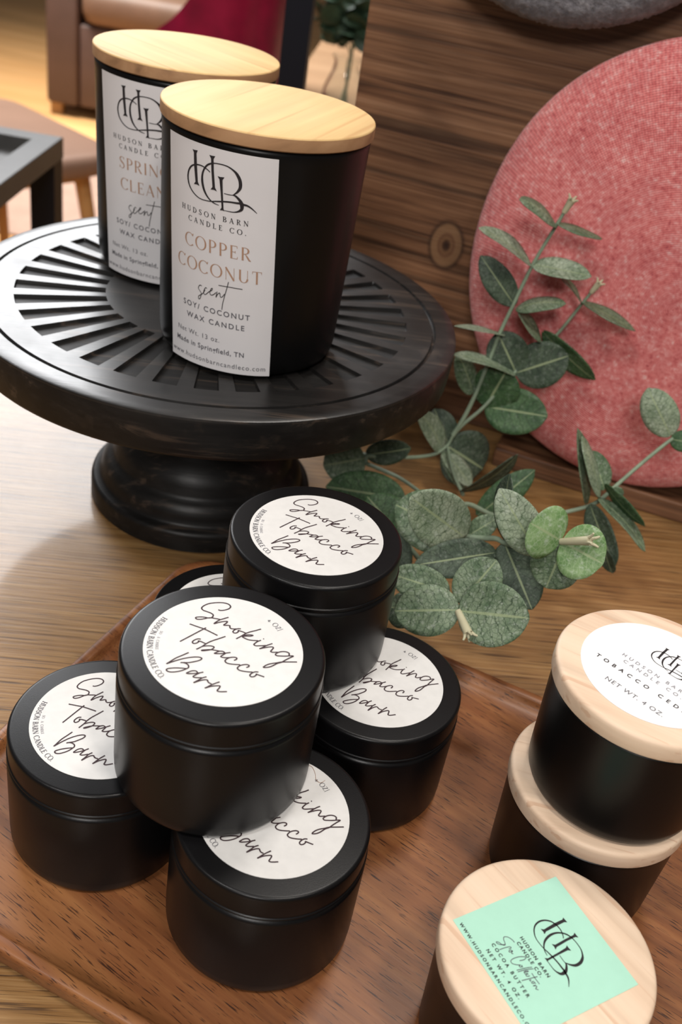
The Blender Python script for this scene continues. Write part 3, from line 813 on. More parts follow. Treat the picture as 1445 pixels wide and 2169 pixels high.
STEMS = [([(58.2, 539.0, 34.0), (62.1, 541.0, 44.1), (65.7, 544.0, 57.7), (69.4, 548.0, 78.4), (72.2, 550.0, 98.8), (75.6, 552.0, 114.7), (81.2, 554.0, 140.6), (88.8, 556.0, 164.4), (90.7, 556.0, 171.0)], 1.35), ([(58.3, 539.0, 33.3), (62.8, 541.0, 41.0), (72.9, 544.0, 53.7), (84.0, 548.0, 73.5), (94.9, 554.0, 87.5), (105.1, 557.0, 100.5), (114.9, 558.0, 122.5), (117.7, 558.0, 129.0)], 1.2), ([(9.0, 520.0, 20.7), (21.2, 522.0, 21.4), (35.5, 528.0, 20.1), (49.5, 534.0, 21.7), (56.4, 538.0, 27.2), (58.3, 539.0, 33.6)], 1.3), ([(9.8, 518.0, 16.5), (19.4, 505.0, 21.8), (30.6, 490.0, 27.2), (42.7, 460.0, 37.9), (53.4, 430.0, 49.5), (60.9, 402.0, 55.5)], 1.3), ([(9.0, 520.0, 20.7), (9.8, 518.0, 16.5)], 1.3), ([(60.9, 402.0, 55.5), (67.9, 400.0, 57.6), (74.0, 396.0, 61.5), (78.0, 394.0, 61.3), (85.6, 386.0, 66.0), (91.0, 376.0, 76.5), (96.9, 370.0, 83.7)], 1.5), ([(53.4, 430.0, 49.5), (64.5, 450.0, 43.6), (80.9, 455.0, 36.1), (100.3, 460.0, 33.1), (119.4, 468.0, 37.8), (131.3, 470.0, 43.2), (136.4, 470.0, 48.6), (141.8, 472.0, 56.4), (155.8, 486.0, 66.1), (170.9, 500.0, 75.8), (182.7, 508.0, 83.3)], 1.4), ([(35.8, 430.0, 26.4), (44.9, 400.0, 35.5), (51.7, 372.0, 44.3), (58.2, 352.0, 50.0)], 1.4), ([(42.7, 460.0, 37.9), (36.5, 448.0, 32.3), (35.8, 430.0, 26.4)], 1.3), ([(67.9, 500.0, 17.9), (61.5, 520.0, 19.9), (56.4, 538.0, 27.2)], 1.2)]
BUDS = [[90.7, 556.0, 171.0, 92.9, 555.0, 178.7, 2.0], [117.7, 558.0, 129.0, 120.5, 557.0, 135.8, 1.8], [96.9, 370.0, 83.4, 106.5, 362.0, 91.7, 2.0], [57.9, 350.0, 51.4, 63.2, 340.0, 48.0, 2.0]]
SCENT = [[(-6.65, 153.1), (-7.22, 153.35), (-7.98, 152.95), (-8.46, 151.71), (-7.8, 150.77), (-7.03, 149.86), (-7.22, 148.32), (-7.79, 146.99), (-8.45, 146.94), (-8.3, 148.14), (-6.84, 149.27), (-5.72, 150.6), (-4.98, 151.96)], [(-4.06, 152.74), (-4.62, 153.05), (-5.34, 152.03), (-5.72, 150.6), (-5.36, 149.71), (-4.44, 150.16), (-3.16, 151.52), (-1.75, 152.57), (-1.39, 153.59), (-1.92, 153.34), (-2.63, 151.67), (-2.27, 150.45), (-1.04, 150.79), (0.33, 152.2)], [(0.83, 152.76), (0.49, 151.19), (0.33, 149.99), (1.01, 151.49), (2.03, 152.41), (2.23, 151.3), (2.53, 150.55), (3.38, 151.09), (4.2, 152.44)], [(6.03, 158.33), (5.3, 155.3), (4.36, 151.81), (3.4, 147.72), (3.02, 144.89)], [(1.5, 155.8), (6.92, 156.11), (12.16, 156.15)]]
THREAD = [(3.2, 246.9), (5.4, 246.7), (7.0, 243.9), (7.6, 241.3), (9.3, 240.2), (10.8, 241.7)]
# ================================================================== the room
FZ = -Z0
fl = mesh_obj('floor', *box(-5000, 4000, -1500, 9000, FZ - 20, FZ), 'floor_wood', smooth=0)
struct(fl)
struct(mesh_obj('wall_back', *box(-5000, 4000, 9000, 9100, FZ, 2400), 'wall', smooth=0))

# ================================================================== display table
T = thing('display_table', 'brown wooden display table under the tray and the cake stand', 'table', (0, 330, FZ))
tt = mesh_obj('tabletop', *box(-640, 560, -470, 440, Z0 - 46, Z0 - 8), 'table_wood', T, smooth=0)
bevel(tt, 3)
for sx in (-570, 490):
    for sy in (-400, 370):
        mesh_obj('leg', *xf(box(-30, 30, -30, 30, 0, Z0 - 46), 0, (sx, sy, 0)), 'table_wood', T, smooth=0)

# ================================================================== serving tray
TU = R(-19.8)
tu, tv = (math.cos(TU), math.sin(TU)), (-math.sin(TU), math.cos(TU))
u0, u1, v0, v1 = -209.6, 134.0, 147.9, 372.2
uc, vc = (u0 + u1) / 2, (v0 + v1) / 2
tx, ty = uc * tu[0] + vc * tv[0], uc * tu[1] + vc * tv[1]
tray = thing('serving_tray', 'reddish brown wooden serving tray under the black tins and jars', 'tray', (tx, ty, -8), TU)
hx, hy = (u1 - u0) / 2, (v1 - v0) / 2
rings = []
for ins, z in ((9, 0), (3.2, 0), (2.2, 1.2), (0.9, 5), (0.1, 10), (0.0, 11.6), (0.3, 12.5), (1.1, 13), (4.2, 13), (4.9, 12.7), (5.5, 11.9), (6.2, 10.2), (7.6, 9.1), (10.5, 8.4), (15, 8.08), (21, 8.0)):
    rings.append([(x, y, z) for x, y in rrect(hx - ins, hy - ins, max(22 - ins * .8, 5), 12)])
mesh_obj('tray_body', *loops(rings), 'tray_wood', tray, smooth=50)

# ================================================================== cake stand
CS = thing('cake_stand', 'round black carved wooden cake stand holding the two tall candles', 'cake stand', (-83.7, 496, -8), R(0))
zt, zb = 120.8, 99.8
def plate():
    N = 34
    per = 2 * math.pi / N
    a0 = R(-158.4)
    angs, inslot = [], []
    for k in range(N):
        for f, s in ((0.0, 0), (0.025, 1), (0.15, 1), (0.30, 1), (0.45, 1), (0.575, 1), (0.60, 0), (0.73, 0), (0.87, 0)):
            angs.append(a0 + per * (k + f)); inslot.append(s)
    radii = [(8, 0), (30, 0), (56.4, 0), (57.0, 1), (70, 1), (85, 1), (100.6, 1), (101.2, 0), (108, 0), (114.6, 0), (115.1, 2), (116.2, 2), (116.7, 0), (122, 0), (126.6, 0), (127.4, 3), (127.7, 4)]
    V, F, FM = [(0, 0, zt)], [], []
    m = len(radii)
    rnd = random.Random(3)
    jit = [rnd.uniform(-.5, .5) for _ in angs]
    for i, a in enumerate(angs):
        for r, kind in radii:
            z = zt
            if kind == 1 and inslot[i]:
                z = zt - 1.7
            if kind == 2: z = zt - 1.8
            if kind == 3: z = zt - .4
            if kind == 4: z = zt - 1.5
            V.append((r * math.cos(a), r * math.sin(a), z))
    n = len(angs)
    base = len(V)
    side = [(127.6, zt - 8), (127.0, zb + 2), (125.6, zb), (30, zb)]
    for a in angs:
        for r, z in side:
            V.append((r * math.cos(a), r * math.sin(a), z))
    ms = len(side)
    for i in range(n):
        j = (i + 1) % n
        F.append((0, 1 + i * m, 1 + j * m)); FM.append(0)
        for k in range(m - 1):
            FM.append(1 if (inslot[i] and inslot[j] and radii[k][1] == 1 and radii[k + 1][1] == 1) else 0)
            F.append((1 + i * m + k, 1 + i * m + k + 1, 1 + j * m + k + 1, 1 + j * m + k))
        FM.append(2)
        F.append((1 + i * m + m - 1, base + i * ms, base + j * ms, 1 + j * m + m - 1))
        for k in range(ms - 1):
            FM.append(2)
            F.append((base + i * ms + k, base + i * ms + k + 1, base + j * ms + k + 1, base + j * ms + k))
    F.append(tuple(base + i * ms + ms - 1 for i in range(n)))
    FM += [2] * (len(F) - len(FM))
    return V, F, FM
pv, pf_, pm = plate()
mesh_obj('plate', pv, pf_, None, CS, smooth=32, mats=['stand', 'stand_slot', 'stand_turned'], fmat=pm)
ped = [(61.5, 0), (62.9, 1.2), (62.9, 10.4), (62.4, 12.2), (61.0, 13.2), (58.8, 13.9), (57.6, 15.4), (57.2, 19), (55.6, 23), (53.2, 25.6), (51.6, 26.6), (50.4, 28.6), (49.6, 33), (46.5, 38.5),
       (41.5, 43), (36, 48), (32, 55), (30, 63), (30, 72), (32, 80), (36.5, 87), (43, 93), (50, 96.5), (54, 98), (54, zb + .6)]
mesh_obj('pedestal', *lathe(ped, 96), 'stand_turned', CS, smooth=40)

# ================================================================== tall candles
def jar_r(z):            # z above the jar's base
    return 42.0 + 3.2 * min(max(z / 100.0, 0), 1)

def tall_candle(x, y, label, drift, lines, rz_grain):
    th0, zm, slope = drift
    t = thing('candle_jar', label, 'candle', (x, y, 112.9), 0, 'tall candles on the cake stand')
    prof = [(0, 1.5), (33, 1.5), (35.5, 0), (37.8, 0.4), (40.2, 2.0), (41.6, 4.6), (42.1, 8)]
    prof += [(jar_r(z), z) for z in (20, 40, 60, 80, 98)]
    prof += [(45.3, 101.0), (45.2, 102.0), (44.6, 102.6), (42.4, 102.6), (42.0, 101), (41.6, 97), (0, 97)]
    mesh_obj('jar', *lathe(prof, 112, cap=False), 'jar_black', t, smooth=40)
    # wooden lid: top face and edge grain
    lid_z0, lid_z1, lr = 103.2, 109.1, 46.3
    V, F = lathe([(43.5, lid_z0), (lr - .5, lid_z0), (lr, lid_z0 + .5), (lr, lid_z1 - .7), (lr - .2, lid_z1 - .25), (lr - .7, lid_z1), (20, lid_z1), (0.001, lid_z1)], 112, cap=False)
    F.append(tuple(reversed([i * 8 for i in range(112)])))
    fm = [1 if (k % 7) < 3 else 0 for k in range(112 * 7)] + [0]
    lid = mesh_obj('lid', V, F, None, t, smooth=40, mats=['pine', 'pine_edge'], fmat=fm)
    lid.rotation_euler = (0, 0, R(rz_grain))
    mesh_obj('seal_ring', *lathe([(40, 100), (44.1, 101.5), (44.3, 102.9), (43.6, 103.3), (40, 103.3)], 80), 'rubber_black', t)
    K_ = 0.759
    def wrap(u, z, lift):
        zz = z - 112.9
        th = R(th0 - (z - zm) * slope + u / K_)
        r = jar_r(zz) + lift
        return (r * math.cos(th), r * math.sin(th), zz)
    nu, nz = 40, 12
    z0, z1 = 114.9, 213.0
    V = [wrap(-26.1 + 51.6 * i / nu, z0 + (z1 - z0) * j / nz, 0.16) for j in range(nz + 1) for i in range(nu + 1)]
    F = [(j * (nu + 1) + i, j * (nu + 1) + i + 1, (j + 1) * (nu + 1) + i + 1, (j + 1) * (nu + 1) + i) for j in range(nz) for i in range(nu)]
    lab_ = mesh_obj('label', V, F, 'paper_label', t, smooth=60)
    lab_['label'] = 'white paper label'
    for name, vf, mat in lines:
        mesh_obj(name, [wrap(p[0], p[1], 0.27) for p in vf[0]], vf[1], mat, lab_, smooth=0)
    return t

def common_lines():
    fine = dict(T=0.17, t=0.07)
    lg = move2(logo(1.46, 1.0), 2.0, 199.2)
    head = join2([serif_line('HUDSON BARN', -17.3, 14.2, 184.1, 2.2, **fine), serif_line('CANDLE CO.', -13.4, 13.4, 180.1, 2.2, **fine)])
    mid = join2([sans('SOY/ COCONUT', -17.2, 15.6, 142.0, 2.5, 0.012), sans('WAX CANDLE', -15.3, 13.3, 136.7, 2.5, 0.012)])
    made = sans('Made in Springfield, TN', -22.0, 13.3, 123.6, 2.35, 0.014)
    small = join2([sans('Net Wt. 13 oz.', -21.1, 1.8, 128.9, 2.3), sans('www.hudsonbarncandleco.com', -25.2, 23.4, 117.4, 2.35)])
    return [('logo', lg, 'ink_black'), ('lettering', head, 'ink_black'), ('lettering', hand(SCENT, 0.34), 'ink_black'), ('lettering', join2([mid, made]), 'ink_grey'), ('lettering', small, 'ink_grey')]

big = dict(T=0.135, t=0.038, sf=False)
tall_candle(-60.3, 453.8, 'tall black candle jar with pine lid at front, white label with two copper coloured words', (-104, 163, 0.093),
            common_lines() + [('lettering', join2([serif_line('COPPER', -15.6, 15.6, 169.2, 5.7, **big), serif_line('COCONUT', -20.4, 20.3, 159.2, 5.7, **big)]), 'ink_copper')], 0)
tall_candle(-115.2, 539.0, 'tall black candle jar with pine lid at back, partly hidden by the front candle', (-102.6, 166, 0.065),
            common_lines() + [('lettering', join2([serif_line('SPRING', -14.0, 14.6, 170.6, 5.7, **big), serif_line('CLEAN', -13.2, 12.0, 160.4, 5.7, **big)]), 'ink_copper')], -112)

# ================================================================== candle tins
HT = 52.4
def tin_parts():
    """meshes of one tin: body, lid, label, lettering (lengths in mm, base at z = 0)"""
    body = lathe([(0, 1.0), (28.5, 1.0), (29.6, 0), (31.4, 0.25), (32.7, 1.2), (33.4, 2.8), (33.55, 6), (33.55, 39.2), (33.3, 40.2), (32.5, 40.8), (32.2, 42.5), (32.2, 50)], 112, cap=False)
    lid = lathe([(32.4, HT - 10.6), (33.25, HT - 10.5), (33.5, HT - 10.1), (33.4, HT - 9.7), (33.05, HT - 9.4), (33.0, HT - 1.7), (32.88, HT - .85), (32.55, HT - .3), (32.0, HT - .04), (31.5, HT), (0.001, HT)], 112, cap=False)
    return body, lid

def tin_lettering():
    main = hand(SCRIPT, 0.50)
    def row(text, cap, sp=1.0, font_=None):
        out = []
        for ch in text:
            if ch == ' ':
                out.append((([], []), cap * .38))
                continue
            s, a = serif(ch, 0.19, 0.085)
            out.append((move2(s, sx=cap * .78, sy=cap), a * cap * .78 + cap * .06 * sp))
        return out
    r1 = row('HUDSON BARN CANDLE CO.', 1.9)
    L1 = sum(a for _, a in r1)
    want = R(235 - 157) * 22.7
    k = want / L1
    r1 = [(move2(s, sx=k, sy=1), a * k) for s, a in r1]
    maker = arc_text(r1, 24.3, R(156.0), 1, True)
    r2 = row('SOY WAX CANDLE', 0.95)
    k = R(25) * 21 / sum(a for _, a in r2)
    r2 = [(move2(s, sx=k, sy=1), a * k) for s, a in r2]
    soy = arc_text(r2, 21.6, R(172), 1, True)
    # the weight, small capitals at the upper right
    four = (ribbon([(.42, 0), (.42, .75)], .13)); four2 = ribbon([(.05, .30), (.75, .30)], .11); four3 = ribbon([(.40, .75), (.05, .30)], .11)
    o_ = serif('O', 0.15, 0.08); z_ = serif('Z', 0.15, 0.08)
    seq = [(move2(join2([four, four2, four3]), sx=1.6, sy=1.6), 1.5), (([], []), .75), (move2(o_[0], sx=1.9, sy=1.9), 1.95), (move2(z_[0], sx=1.8, sy=1.8), 1.5), (move2(ribbon([(.1, -.1), (.1, 1.1)], .09), sx=1.9, sy=1.9), .5)]
    wt = arc_text(seq, 20.2, R(56.5), -1, False)
    return main, maker, wt, soy

_tb, _tl = tin_parts()
_main, _small, _wt, _soy = tin_lettering()
proto = thing('candle_tin', '', 'candle tin', (0, 0, 0), 0, 'black candle tins on the tray')
mesh_obj('tin', *_tb, 'tin_black', proto, smooth=40)
mesh_obj('lid', *_tl, 'tin_black', proto, smooth=35)
_lab = mesh_obj('label', *lathe([(25.5, HT + .03), (25.5, HT + .17), (0.001, HT + .17)], 96, cap=False), 'paper_warm', proto, smooth=40)
_lab['label'] = 'round off-white paper label with handwritten lettering'
flat_print('lettering', _main, 'ink_brown', _lab, HT + .24)
flat_print('lettering', _small, 'ink_grey', _lab, HT + .24)
flat_print('lettering', _wt, 'ink_grey', _lab, HT + .24)
flat_print('lettering', _soy, 'ink_pale', _lab, HT + .24)

def copy_tree(o, parent=None):
    c = o.copy()
    COL.objects.link(c)
    if parent is not None:
        c.parent = parent
    for ch in list(o.children):
        copy_tree(ch, c)
    return c

TINS = [
    ((-29.28, 241.63, HT + .25), 0.0, 'black candle tin stacked on top, the nearer of the two upper tins'),
    ((-7.58, 313.36, HT + .25), 0.9, 'black candle tin stacked on top at the back, right beside the eucalyptus leaves'),
    ((-70.05, 250.11, 0), 11.8, 'black candle tin standing on the tray at far left, label half covered'),
    ((-4.56, 224.15, 0), -1.1, 'black candle tin on the tray at the very front, a hair on its label'),
    ((26.38, 297.12, 0), 8.8, 'black candle tin standing on the tray beneath the upper back tin, against open tray floor'),
    ((-37.0, 321.6, 0), 9.0, 'black candle tin in the tray corner, almost hidden behind the nearer upper tin'),
]
for i, (loc, rot, lab_text) in enumerate(TINS):
    t = proto if i == 0 else copy_tree(proto)
    t.location = P(*loc)
    t.rotation_euler = (0, 0, R(rot))
    t['label'] = lab_text

th = mesh_obj('loose_hair', *tube([(x + 4.56, y - 224.15, .12) for x, y in THREAD], 0.07, 6, 6), 'ink_copper', loc=(-4.56, 224.15, HT + .17))
tag(th, 'thin curly brown hair lying on the front tin label', 'hair')

# ================================================================== jars with wooden lids
HJ = 53.2
def lidded_jar(loc, rz, label):
    t = thing('candle_jar', label, 'candle', loc, rz, 'black candle jars with wooden lids')
    prof = [(0, 1.2), (25.5, 1.2), (27.0, 0), (28.6, 0.3), (30.0, 1.4), (30.8, 3.2), (31.1, 6), (31.7, 20), (32.4, 36), (32.7, 43.2), (32.9, 44.4), (32.9, 45.0), (32.4, 45.5), (30.8, 45.5), (30.5, 44), (0, 44)]
    mesh_obj('jar', *lathe(prof, 112, cap=False), 'jar_black', t, smooth=40)
    mesh_obj('seal_ring', *lathe([(29, 44.3), (32.0, 45.0), (32.2, 46.0), (31.6, 46.3), (29, 46.3)], 72), 'rubber_black', t)
    lid = lathe([(31, 46.1), (33.2, 46.1), (33.65, 46.35), (33.8, 46.9), (33.8, 51.3), (33.65, 52.2), (33.2, 52.85), (32.5, 53.15), (31.6, HJ), (0.001, HJ)], 112)
    mesh_obj('lid', *lid, 'maple', t, smooth=40)
    return t

lower = lidded_jar((111.5, 265.0, 0.05), R(15), 'black candle jar with plain wooden lid, carrying another jar on top of it')
upper = lidded_jar((114.05, 265.34, HJ + .1), R(0), 'black candle jar with wooden lid and round white label, on top of another jar')
lw = mesh_obj('label', *lathe([(25.4, HJ + .03), (25.4, HJ + .15), (0.001, HJ + .15)], 96, cap=False), 'paper_white', upper, smooth=40)
lw['label'] = 'round white paper label'
TA = R(-38.8)
flat_print('logo', move2(logo(0.80, 1.0), 2.8, 9.3), 'ink_black', lw, HJ + .22, TA)
flat_print('lettering', sans('TOBACCO CEDAR', -17.9, 20.0, -9.75, 1.75, 0.02), 'ink_black', lw, HJ + .22, TA)
flat_print('lettering', join2([sans('HUDSON BARN', -12.1, 13.5, -1.75, 1.6, 0.01), sans('CANDLE CO.', -10.1, 12.3, -4.5, 1.6, 0.01)]), 'ink_pale', lw, HJ + .22, TA)
flat_print('lettering', sans('NET WT. 4 OZ.', -9.4, 12.4, -17.4, 2.0), 'ink_grey', lw, HJ + .22, TA)

mint = lidded_jar((85.8, 190.1, 0.05), R(-25), 'black candle jar with wooden lid and square mint green label, nearest the camera')
UA = R(-56.26) - R(-25)
ca, sa = math.cos(R(25)), math.sin(R(25))
ox, oy = -1.3 * ca + 0.5 * sa, -1.3 * sa - 0.5 * ca
hw, hh = 20.3, 20.6
sqv = [(-hw, -hh), (hw, -hh), (hw, hh), (-hw, hh)]
def place(vf, z):
    v, f = move2(vf, rot=UA)
    return [(x + ox, y + oy, z) for x, y in v], f
sv_, sf_ = place((sqv, [(0, 1, 2, 3)]), HJ + .12)
v2_, _ = place((sqv, [(0, 1, 2, 3)]), HJ + .02)
lm = mesh_obj('label', sv_ + v2_, [(0, 1, 2, 3), (4, 7, 6, 5), (0, 4, 5, 1), (1, 5, 6, 2), (2, 6, 7, 3), (3, 7, 4, 0)], 'paper_mint', mint, smooth=0)
lm['label'] = 'square mint green paper label'
def mprint(name, vf, mat):
    v, f = place(vf, HJ + .19)
    mesh_obj(name, v, f, mat, lm, smooth=0)
mprint('logo', move2(logo(1.0, 1.0), 1.65, 6.0), 'ink_black')
mprint('lettering', hand(SPA_SCRIPT, 0.24), 'ink_grey')
mprint('lettering', join2([sans('HUDSON BARN', -6.9, 7.3, -4.4, 1.15, 0.03), sans('CANDLE CO.', -5.9, 6.4, -6.4, 1.15, 0.03),
                           sans('COCOA BUTTER', -8.6, 10.0, -14.1, 1.15, 0.03), sans('NET WT. 4 OZ.', -7.6, 9.3, -16.8, 1.15, 0.03),
                           sans('WWW.HUDSONBARNCANDLECO.COM', -18.4, 20.0, -19.5, 1.1, 0.03)]), 'ink_black')

# ================================================================== board with its ledge, and the two hats
BA = R(-14.6)
board = thing('display_board', 'dark brown reclaimed wood board standing upright behind the hats and leaves', 'board', (60, 641, -8), BA)
KNOT = (-0.0237, 0.0, 0.1196)
MAT['panel_wood'] = m_panel()
pn = mesh_obj('panel', *box(-99, 330, 0, 19, 0, 470), 'panel_wood', board, smooth=0)
bevel(pn, 1.2, 2)
lg = mesh_obj('ledge', *box(45.5, 330, -46, -.2, 0, 13.5), 'panel_wood', board, smooth=0)
bevel(lg, 1.0, 2)
ud = Vector((math.cos(BA), math.sin(BA), 0))
bk = Vector((-math.sin(BA), math.cos(BA), 0))

def hat(name, prof, s, dist, h, tilt, mat, rx, ry, jitter, label, cat, seg=160, wav=0.0):
    rnd = random.Random(11)
    V, F = [], []
    n = len(prof)
    for i in range(seg):
        a = 2 * math.pi * i / seg
        w = 1 + wav * (math.sin(3 * a + .6) + .6 * math.sin(5 * a + 2.0) + .4 * math.sin(8 * a))
        for r, z in prof:
            j = 1 + rnd.uniform(-jitter, jitter)
            V.append((r * rx * w * j * math.cos(a), r * ry * w * j * math.sin(a), z * (1 + rnd.uniform(-jitter, jitter) * 4)))
    for i in range(seg):
        j = (i + 1) % seg
        for k in range(n - 1):
            F.append((i * n + k, j * n + k, j * n + k + 1, i * n + k + 1))
    F.append(tuple(reversed([i * n for i in range(seg)])))
    F.append(tuple(i * n + n - 1 for i in range(seg)))
    o = mesh_obj(name, V, F, mat, smooth=70)
    zax = (-bk * math.cos(tilt) + Vector((0, 0, 1)) * math.sin(tilt)).normalized()
    yax = zax.cross(ud).normalized()
    xax = yax.cross(zax)
    m = Matrix((xax, yax, zax)).transposed().to_4x4()
    p = P(60, 641, -8) + (ud * s - bk * dist) * MM + Vector((0, 0, h * MM))
    m.translation = p
    o.matrix_world = m
    return tag(o, label, cat)

red_prof = [(.50, -9.0), (.62, -9.5), (.78, -9.2), (.90, -8.0), (.965, -5.0), (.995, -1.0), (1.0, 2.0), (.99, 5.0), (.965, 8.0), (.92, 11.5), (.86, 14.5), (.76, 17.5), (.62, 20.2), (.45, 22.0), (.25, 23.0), (.08, 23.4), (.02, 23.4)]
hat('beret', red_prof, 119, 27.5, 144.0, R(6.5), 'knit', 121.0, 130.0, 0.0004, 'red heathered knit beret leaning against the wooden board', 'beret', wav=0.004)
grey_prof = []
for k in range(22):
    a = -math.pi / 2 + math.pi * k / 21
    grey_prof.append((max(.02, (1 - .17) + .17 * math.cos(a)) if abs(k - 10.5) < 8 else .83 * (1 - (abs(k - 10.5) - 8) / 3.2 * .9), 17 * math.sin(a)))
hat('hat', grey_prof, 11.2, 19.0, 363.5, 0.0, 'felt', 103.7, 103.7, 0.006, 'fuzzy grey felt hat hanging on the board above the red beret', 'hat', seg=420)

# ================================================================== eucalyptus spray
eu = thing('eucalyptus_spray', 'spray of round green eucalyptus leaves lying between the board and the tins', 'eucalyptus', (60, 500, -8))
def el(p):
    return Vector((p[0] - 60, p[1] - 500, p[2] + 8))
for pts, r in STEMS:
    mesh_obj('stem', *tube([tuple(el(p)) for p in pts], lambda t, r=r: r * (1 - .3 * t), 8, 5), 'stem_green', eu, smooth=60)
mesh_obj('stem', *tube([tuple(el(p)) for p in (STEMS[2][0][0], (-30, 545, 10), (-62, 575, -4), (-95, 590, -6.3))], 1.6, 8, 6), 'stem_green', eu, smooth=60)
for b in BUDS:
    p0, p1 = el(b[:3]), el(b[3:6])
    d_ = (p1 - p0)
    L_ = d_.length
    body = tube([tuple(p0), tuple(p0 + d_ * .5), tuple(p1)], lambda t, r=b[6]: r * (0.75 + .35 * t), 10, 4)
    pet = []
    s1 = d_.cross(Vector((0, 0.3, 1))).normalized()
    s2 = d_.cross(s1).normalized()
    for q in range(4):
        a = math.pi / 2 * q + .4
        o1 = (s1 * math.cos(a) + s2 * math.sin(a)) * b[6]
        pet.append(tube([tuple(p1 - d_ * .08 + o1 * .6), tuple(p1 + d_ * .10 + o1 * 1.1), tuple(p1 + d_ * .2 + o1 * 1.7)], lambda t, r=b[6]: r * .45 * (1 - .5 * t), 6, 3))
    mesh_obj('bud', *join(body, *pet), 'bud_cream', eu, smooth=60)

def leaf(rec, idx):
    rnd = random.Random(idx * 7 + 1)
    p0, p1 = el(rec[:3]), el(rec[3:6])
    side = Vector(rec[6:9])
    w, tone, kind = rec[9], rec[10], rec[11]
    ax = p1 - p0
    L_ = ax.length
    ax.normalize()
    nrm = side.cross(ax).normalized()
    view = (P(0, 0, 327.1) - (P(60, 500, -8) + (p0 + p1) / 2 * MM)).normalized()
    if nrm.dot(view) < 0:
        nrm = -nrm
    nv, nu = 16, 8
    V, UV, F = [], [], []
    round_ = min(1.0, w / L_)
    cup = rnd.uniform(.03, .10) * (1 if rnd.random() < .8 else -1)
    bend = rnd.uniform(.02, .08)
    wavy = rnd.uniform(0, 6)
    for j in range(nv + 1):
        v = (1 - math.cos(math.pi * j / nv)) / 2
        pw = .96 + .42 * (1 - round_)
        hw_ = (max(0.0, 1 - (2 * v ** .95 - 1) ** 2) ** (pw / 2)) * w / 2
        if j == 0: hw_ = .5
        if j == nv: hw_ = .15
        for i in range(nu + 1):
            u = -1 + 2 * i / nu
            off = nrm * ((-bend * L_ * (2 * v - 1) ** 2 + bend * L_ * .3) + cup * w * (u * u - .3) * math.sin(math.pi * v) + .012 * w * math.sin(wavy + 9 * v) * u * u * (1 if u > 0 else -1))
            back = -ax * (abs(u) ** 2) * .02 * L_
            V.append(tuple(p0 + ax * (L_ * v) + side * (u * hw_) + off + back))
            UV.append(((u + 1) / 2, v))
    for j in range(nv):
        for i in range(nu):
            F.append((j * (nu + 1) + i, j * (nu + 1) + i + 1, (j + 1) * (nu + 1) + i + 1, (j + 1) * (nu + 1) + i))
    if kind == 2: m = 'leaf_fresh'
    elif kind == 1: m = 'leaf_deep' if tone < .33 else 'leaf_mid'
    else: m = 'leaf_dark' if tone < .25 else ('leaf_mid' if tone < .52 else 'leaf_pale')
    o = mesh_obj('leaf', V, F, m, eu, smooth=80, uvs=UV)
    so = o.modifiers.new('thickness', 'SOLIDIFY')
    so.thickness = .4 * MM
    so.offset = 0
    return o
for i, rec in enumerate(LEAVES):
    leaf(rec, i)

# ================================================================== things in the shop behind
# black side table with a sunk top, left
st = thing('side_table', 'black side table with a sunken top, at the left edge behind the cake stand', 'table', (-602, 1004, FZ))
H_ = Z0 - 30
hx, hy = 198, 214
rings = [[(x, y, z) for x, y in ((hx - i, hy - i), (-hx + i, hy - i), (-hx + i, -hy + i), (hx - i, -hy + i))] for i, z in
         ((0, H_ - 24), (0, H_ - .8), (.8, H_), (28, H_), (28.8, H_ - .8), (29, H_ - 16), (30, H_ - 16))]
mesh_obj('tabletop', *loops(rings), 'table_black', st, smooth=20)
for sx in (-1, 1):
    for sy in (-1, 1):
        mesh_obj('leg', *xf(box(-15, 15, -15, 15, 0, H_ - 24), 0, (sx * (hx - 16), sy * (hy - 16), 0)), 'metal_black', st, smooth=0)

# black upright between the two tall candles' lids and the board
po = thing('metal_post', 'black square metal post standing upright behind the tall candles', 'post', (-110, 962, FZ))
mesh_obj('upright', *box(-11.5, 11.5, -11.5, 11.5, 6, 1350), 'metal_black', po, smooth=0)
mesh_obj('foot_plate', *box(-50, 50, -50, 50, 0, 6), 'metal_black', po, smooth=0)

# peach stool
sl = thing('stool', 'peach leather stool with slanted wooden legs, behind the black side table', 'stool', (-908, 2105, FZ), R(-38))
sh = Z0 - 310
mesh_obj('seat', *rbox(240, 240, sh - 48, sh, 90, 18), 'leather_peach', sl, smooth=60)
mesh_obj('seat_base', *rbox(205, 205, sh - 62, sh - 46, 70, 3), 'leg_wood', sl, smooth=60)
for sx in (-1, 1):
    for sy in (-1, 1):
        mesh_obj('leg', *tube([(sx * 170, sy * 170, sh - 60), (sx * 215, sy * 215, 0)], lambda t: 17 - 7 * t, 12), 'leg_wood', sl, smooth=60)

# brown leather armchair
ac = thing('armchair', 'brown leather armchair with a loose seat cushion, at upper left on the wooden floor', 'armchair', (-960, 4330, FZ))
def part(name, x0, x1, y0, y1, z0, z1, mat, e=18):
    cx, cy = (x0 + x1) / 2, (y0 + y1) / 2
    v, f = rbox((x1 - x0) / 2, (y1 - y0) / 2, z0, z1, e * 1.2, e)
    return mesh_obj(name, [(x + cx, y + cy, z) for x, y, z in v], f, mat, ac, smooth=60)
part('arm', -432, -310, -330, 360, 45, 560, 'leather_tan', 14)
part('arm', 310, 432, -330, 360, 45, 560, 'leather_tan', 14)
part('seat_frame', -308, 308, -318, 350, 45, 338, 'leather_tan', 10)
part('seat_cushion', -302, 302, -345, 250, 340, 470, 'leather_tan_light', 45)
part('backrest', -308, 308, 230, 400, 340, 860, 'leather_tan', 40)
for sx in (-1, 1):
    for sy in (-1, 1):
        mesh_obj('leg', *xf(box(-22, 22, -22, 22, 0, 47), 0, (sx * 400, sy * 300 + 15, 0)), 'leg_wood', ac, smooth=0)

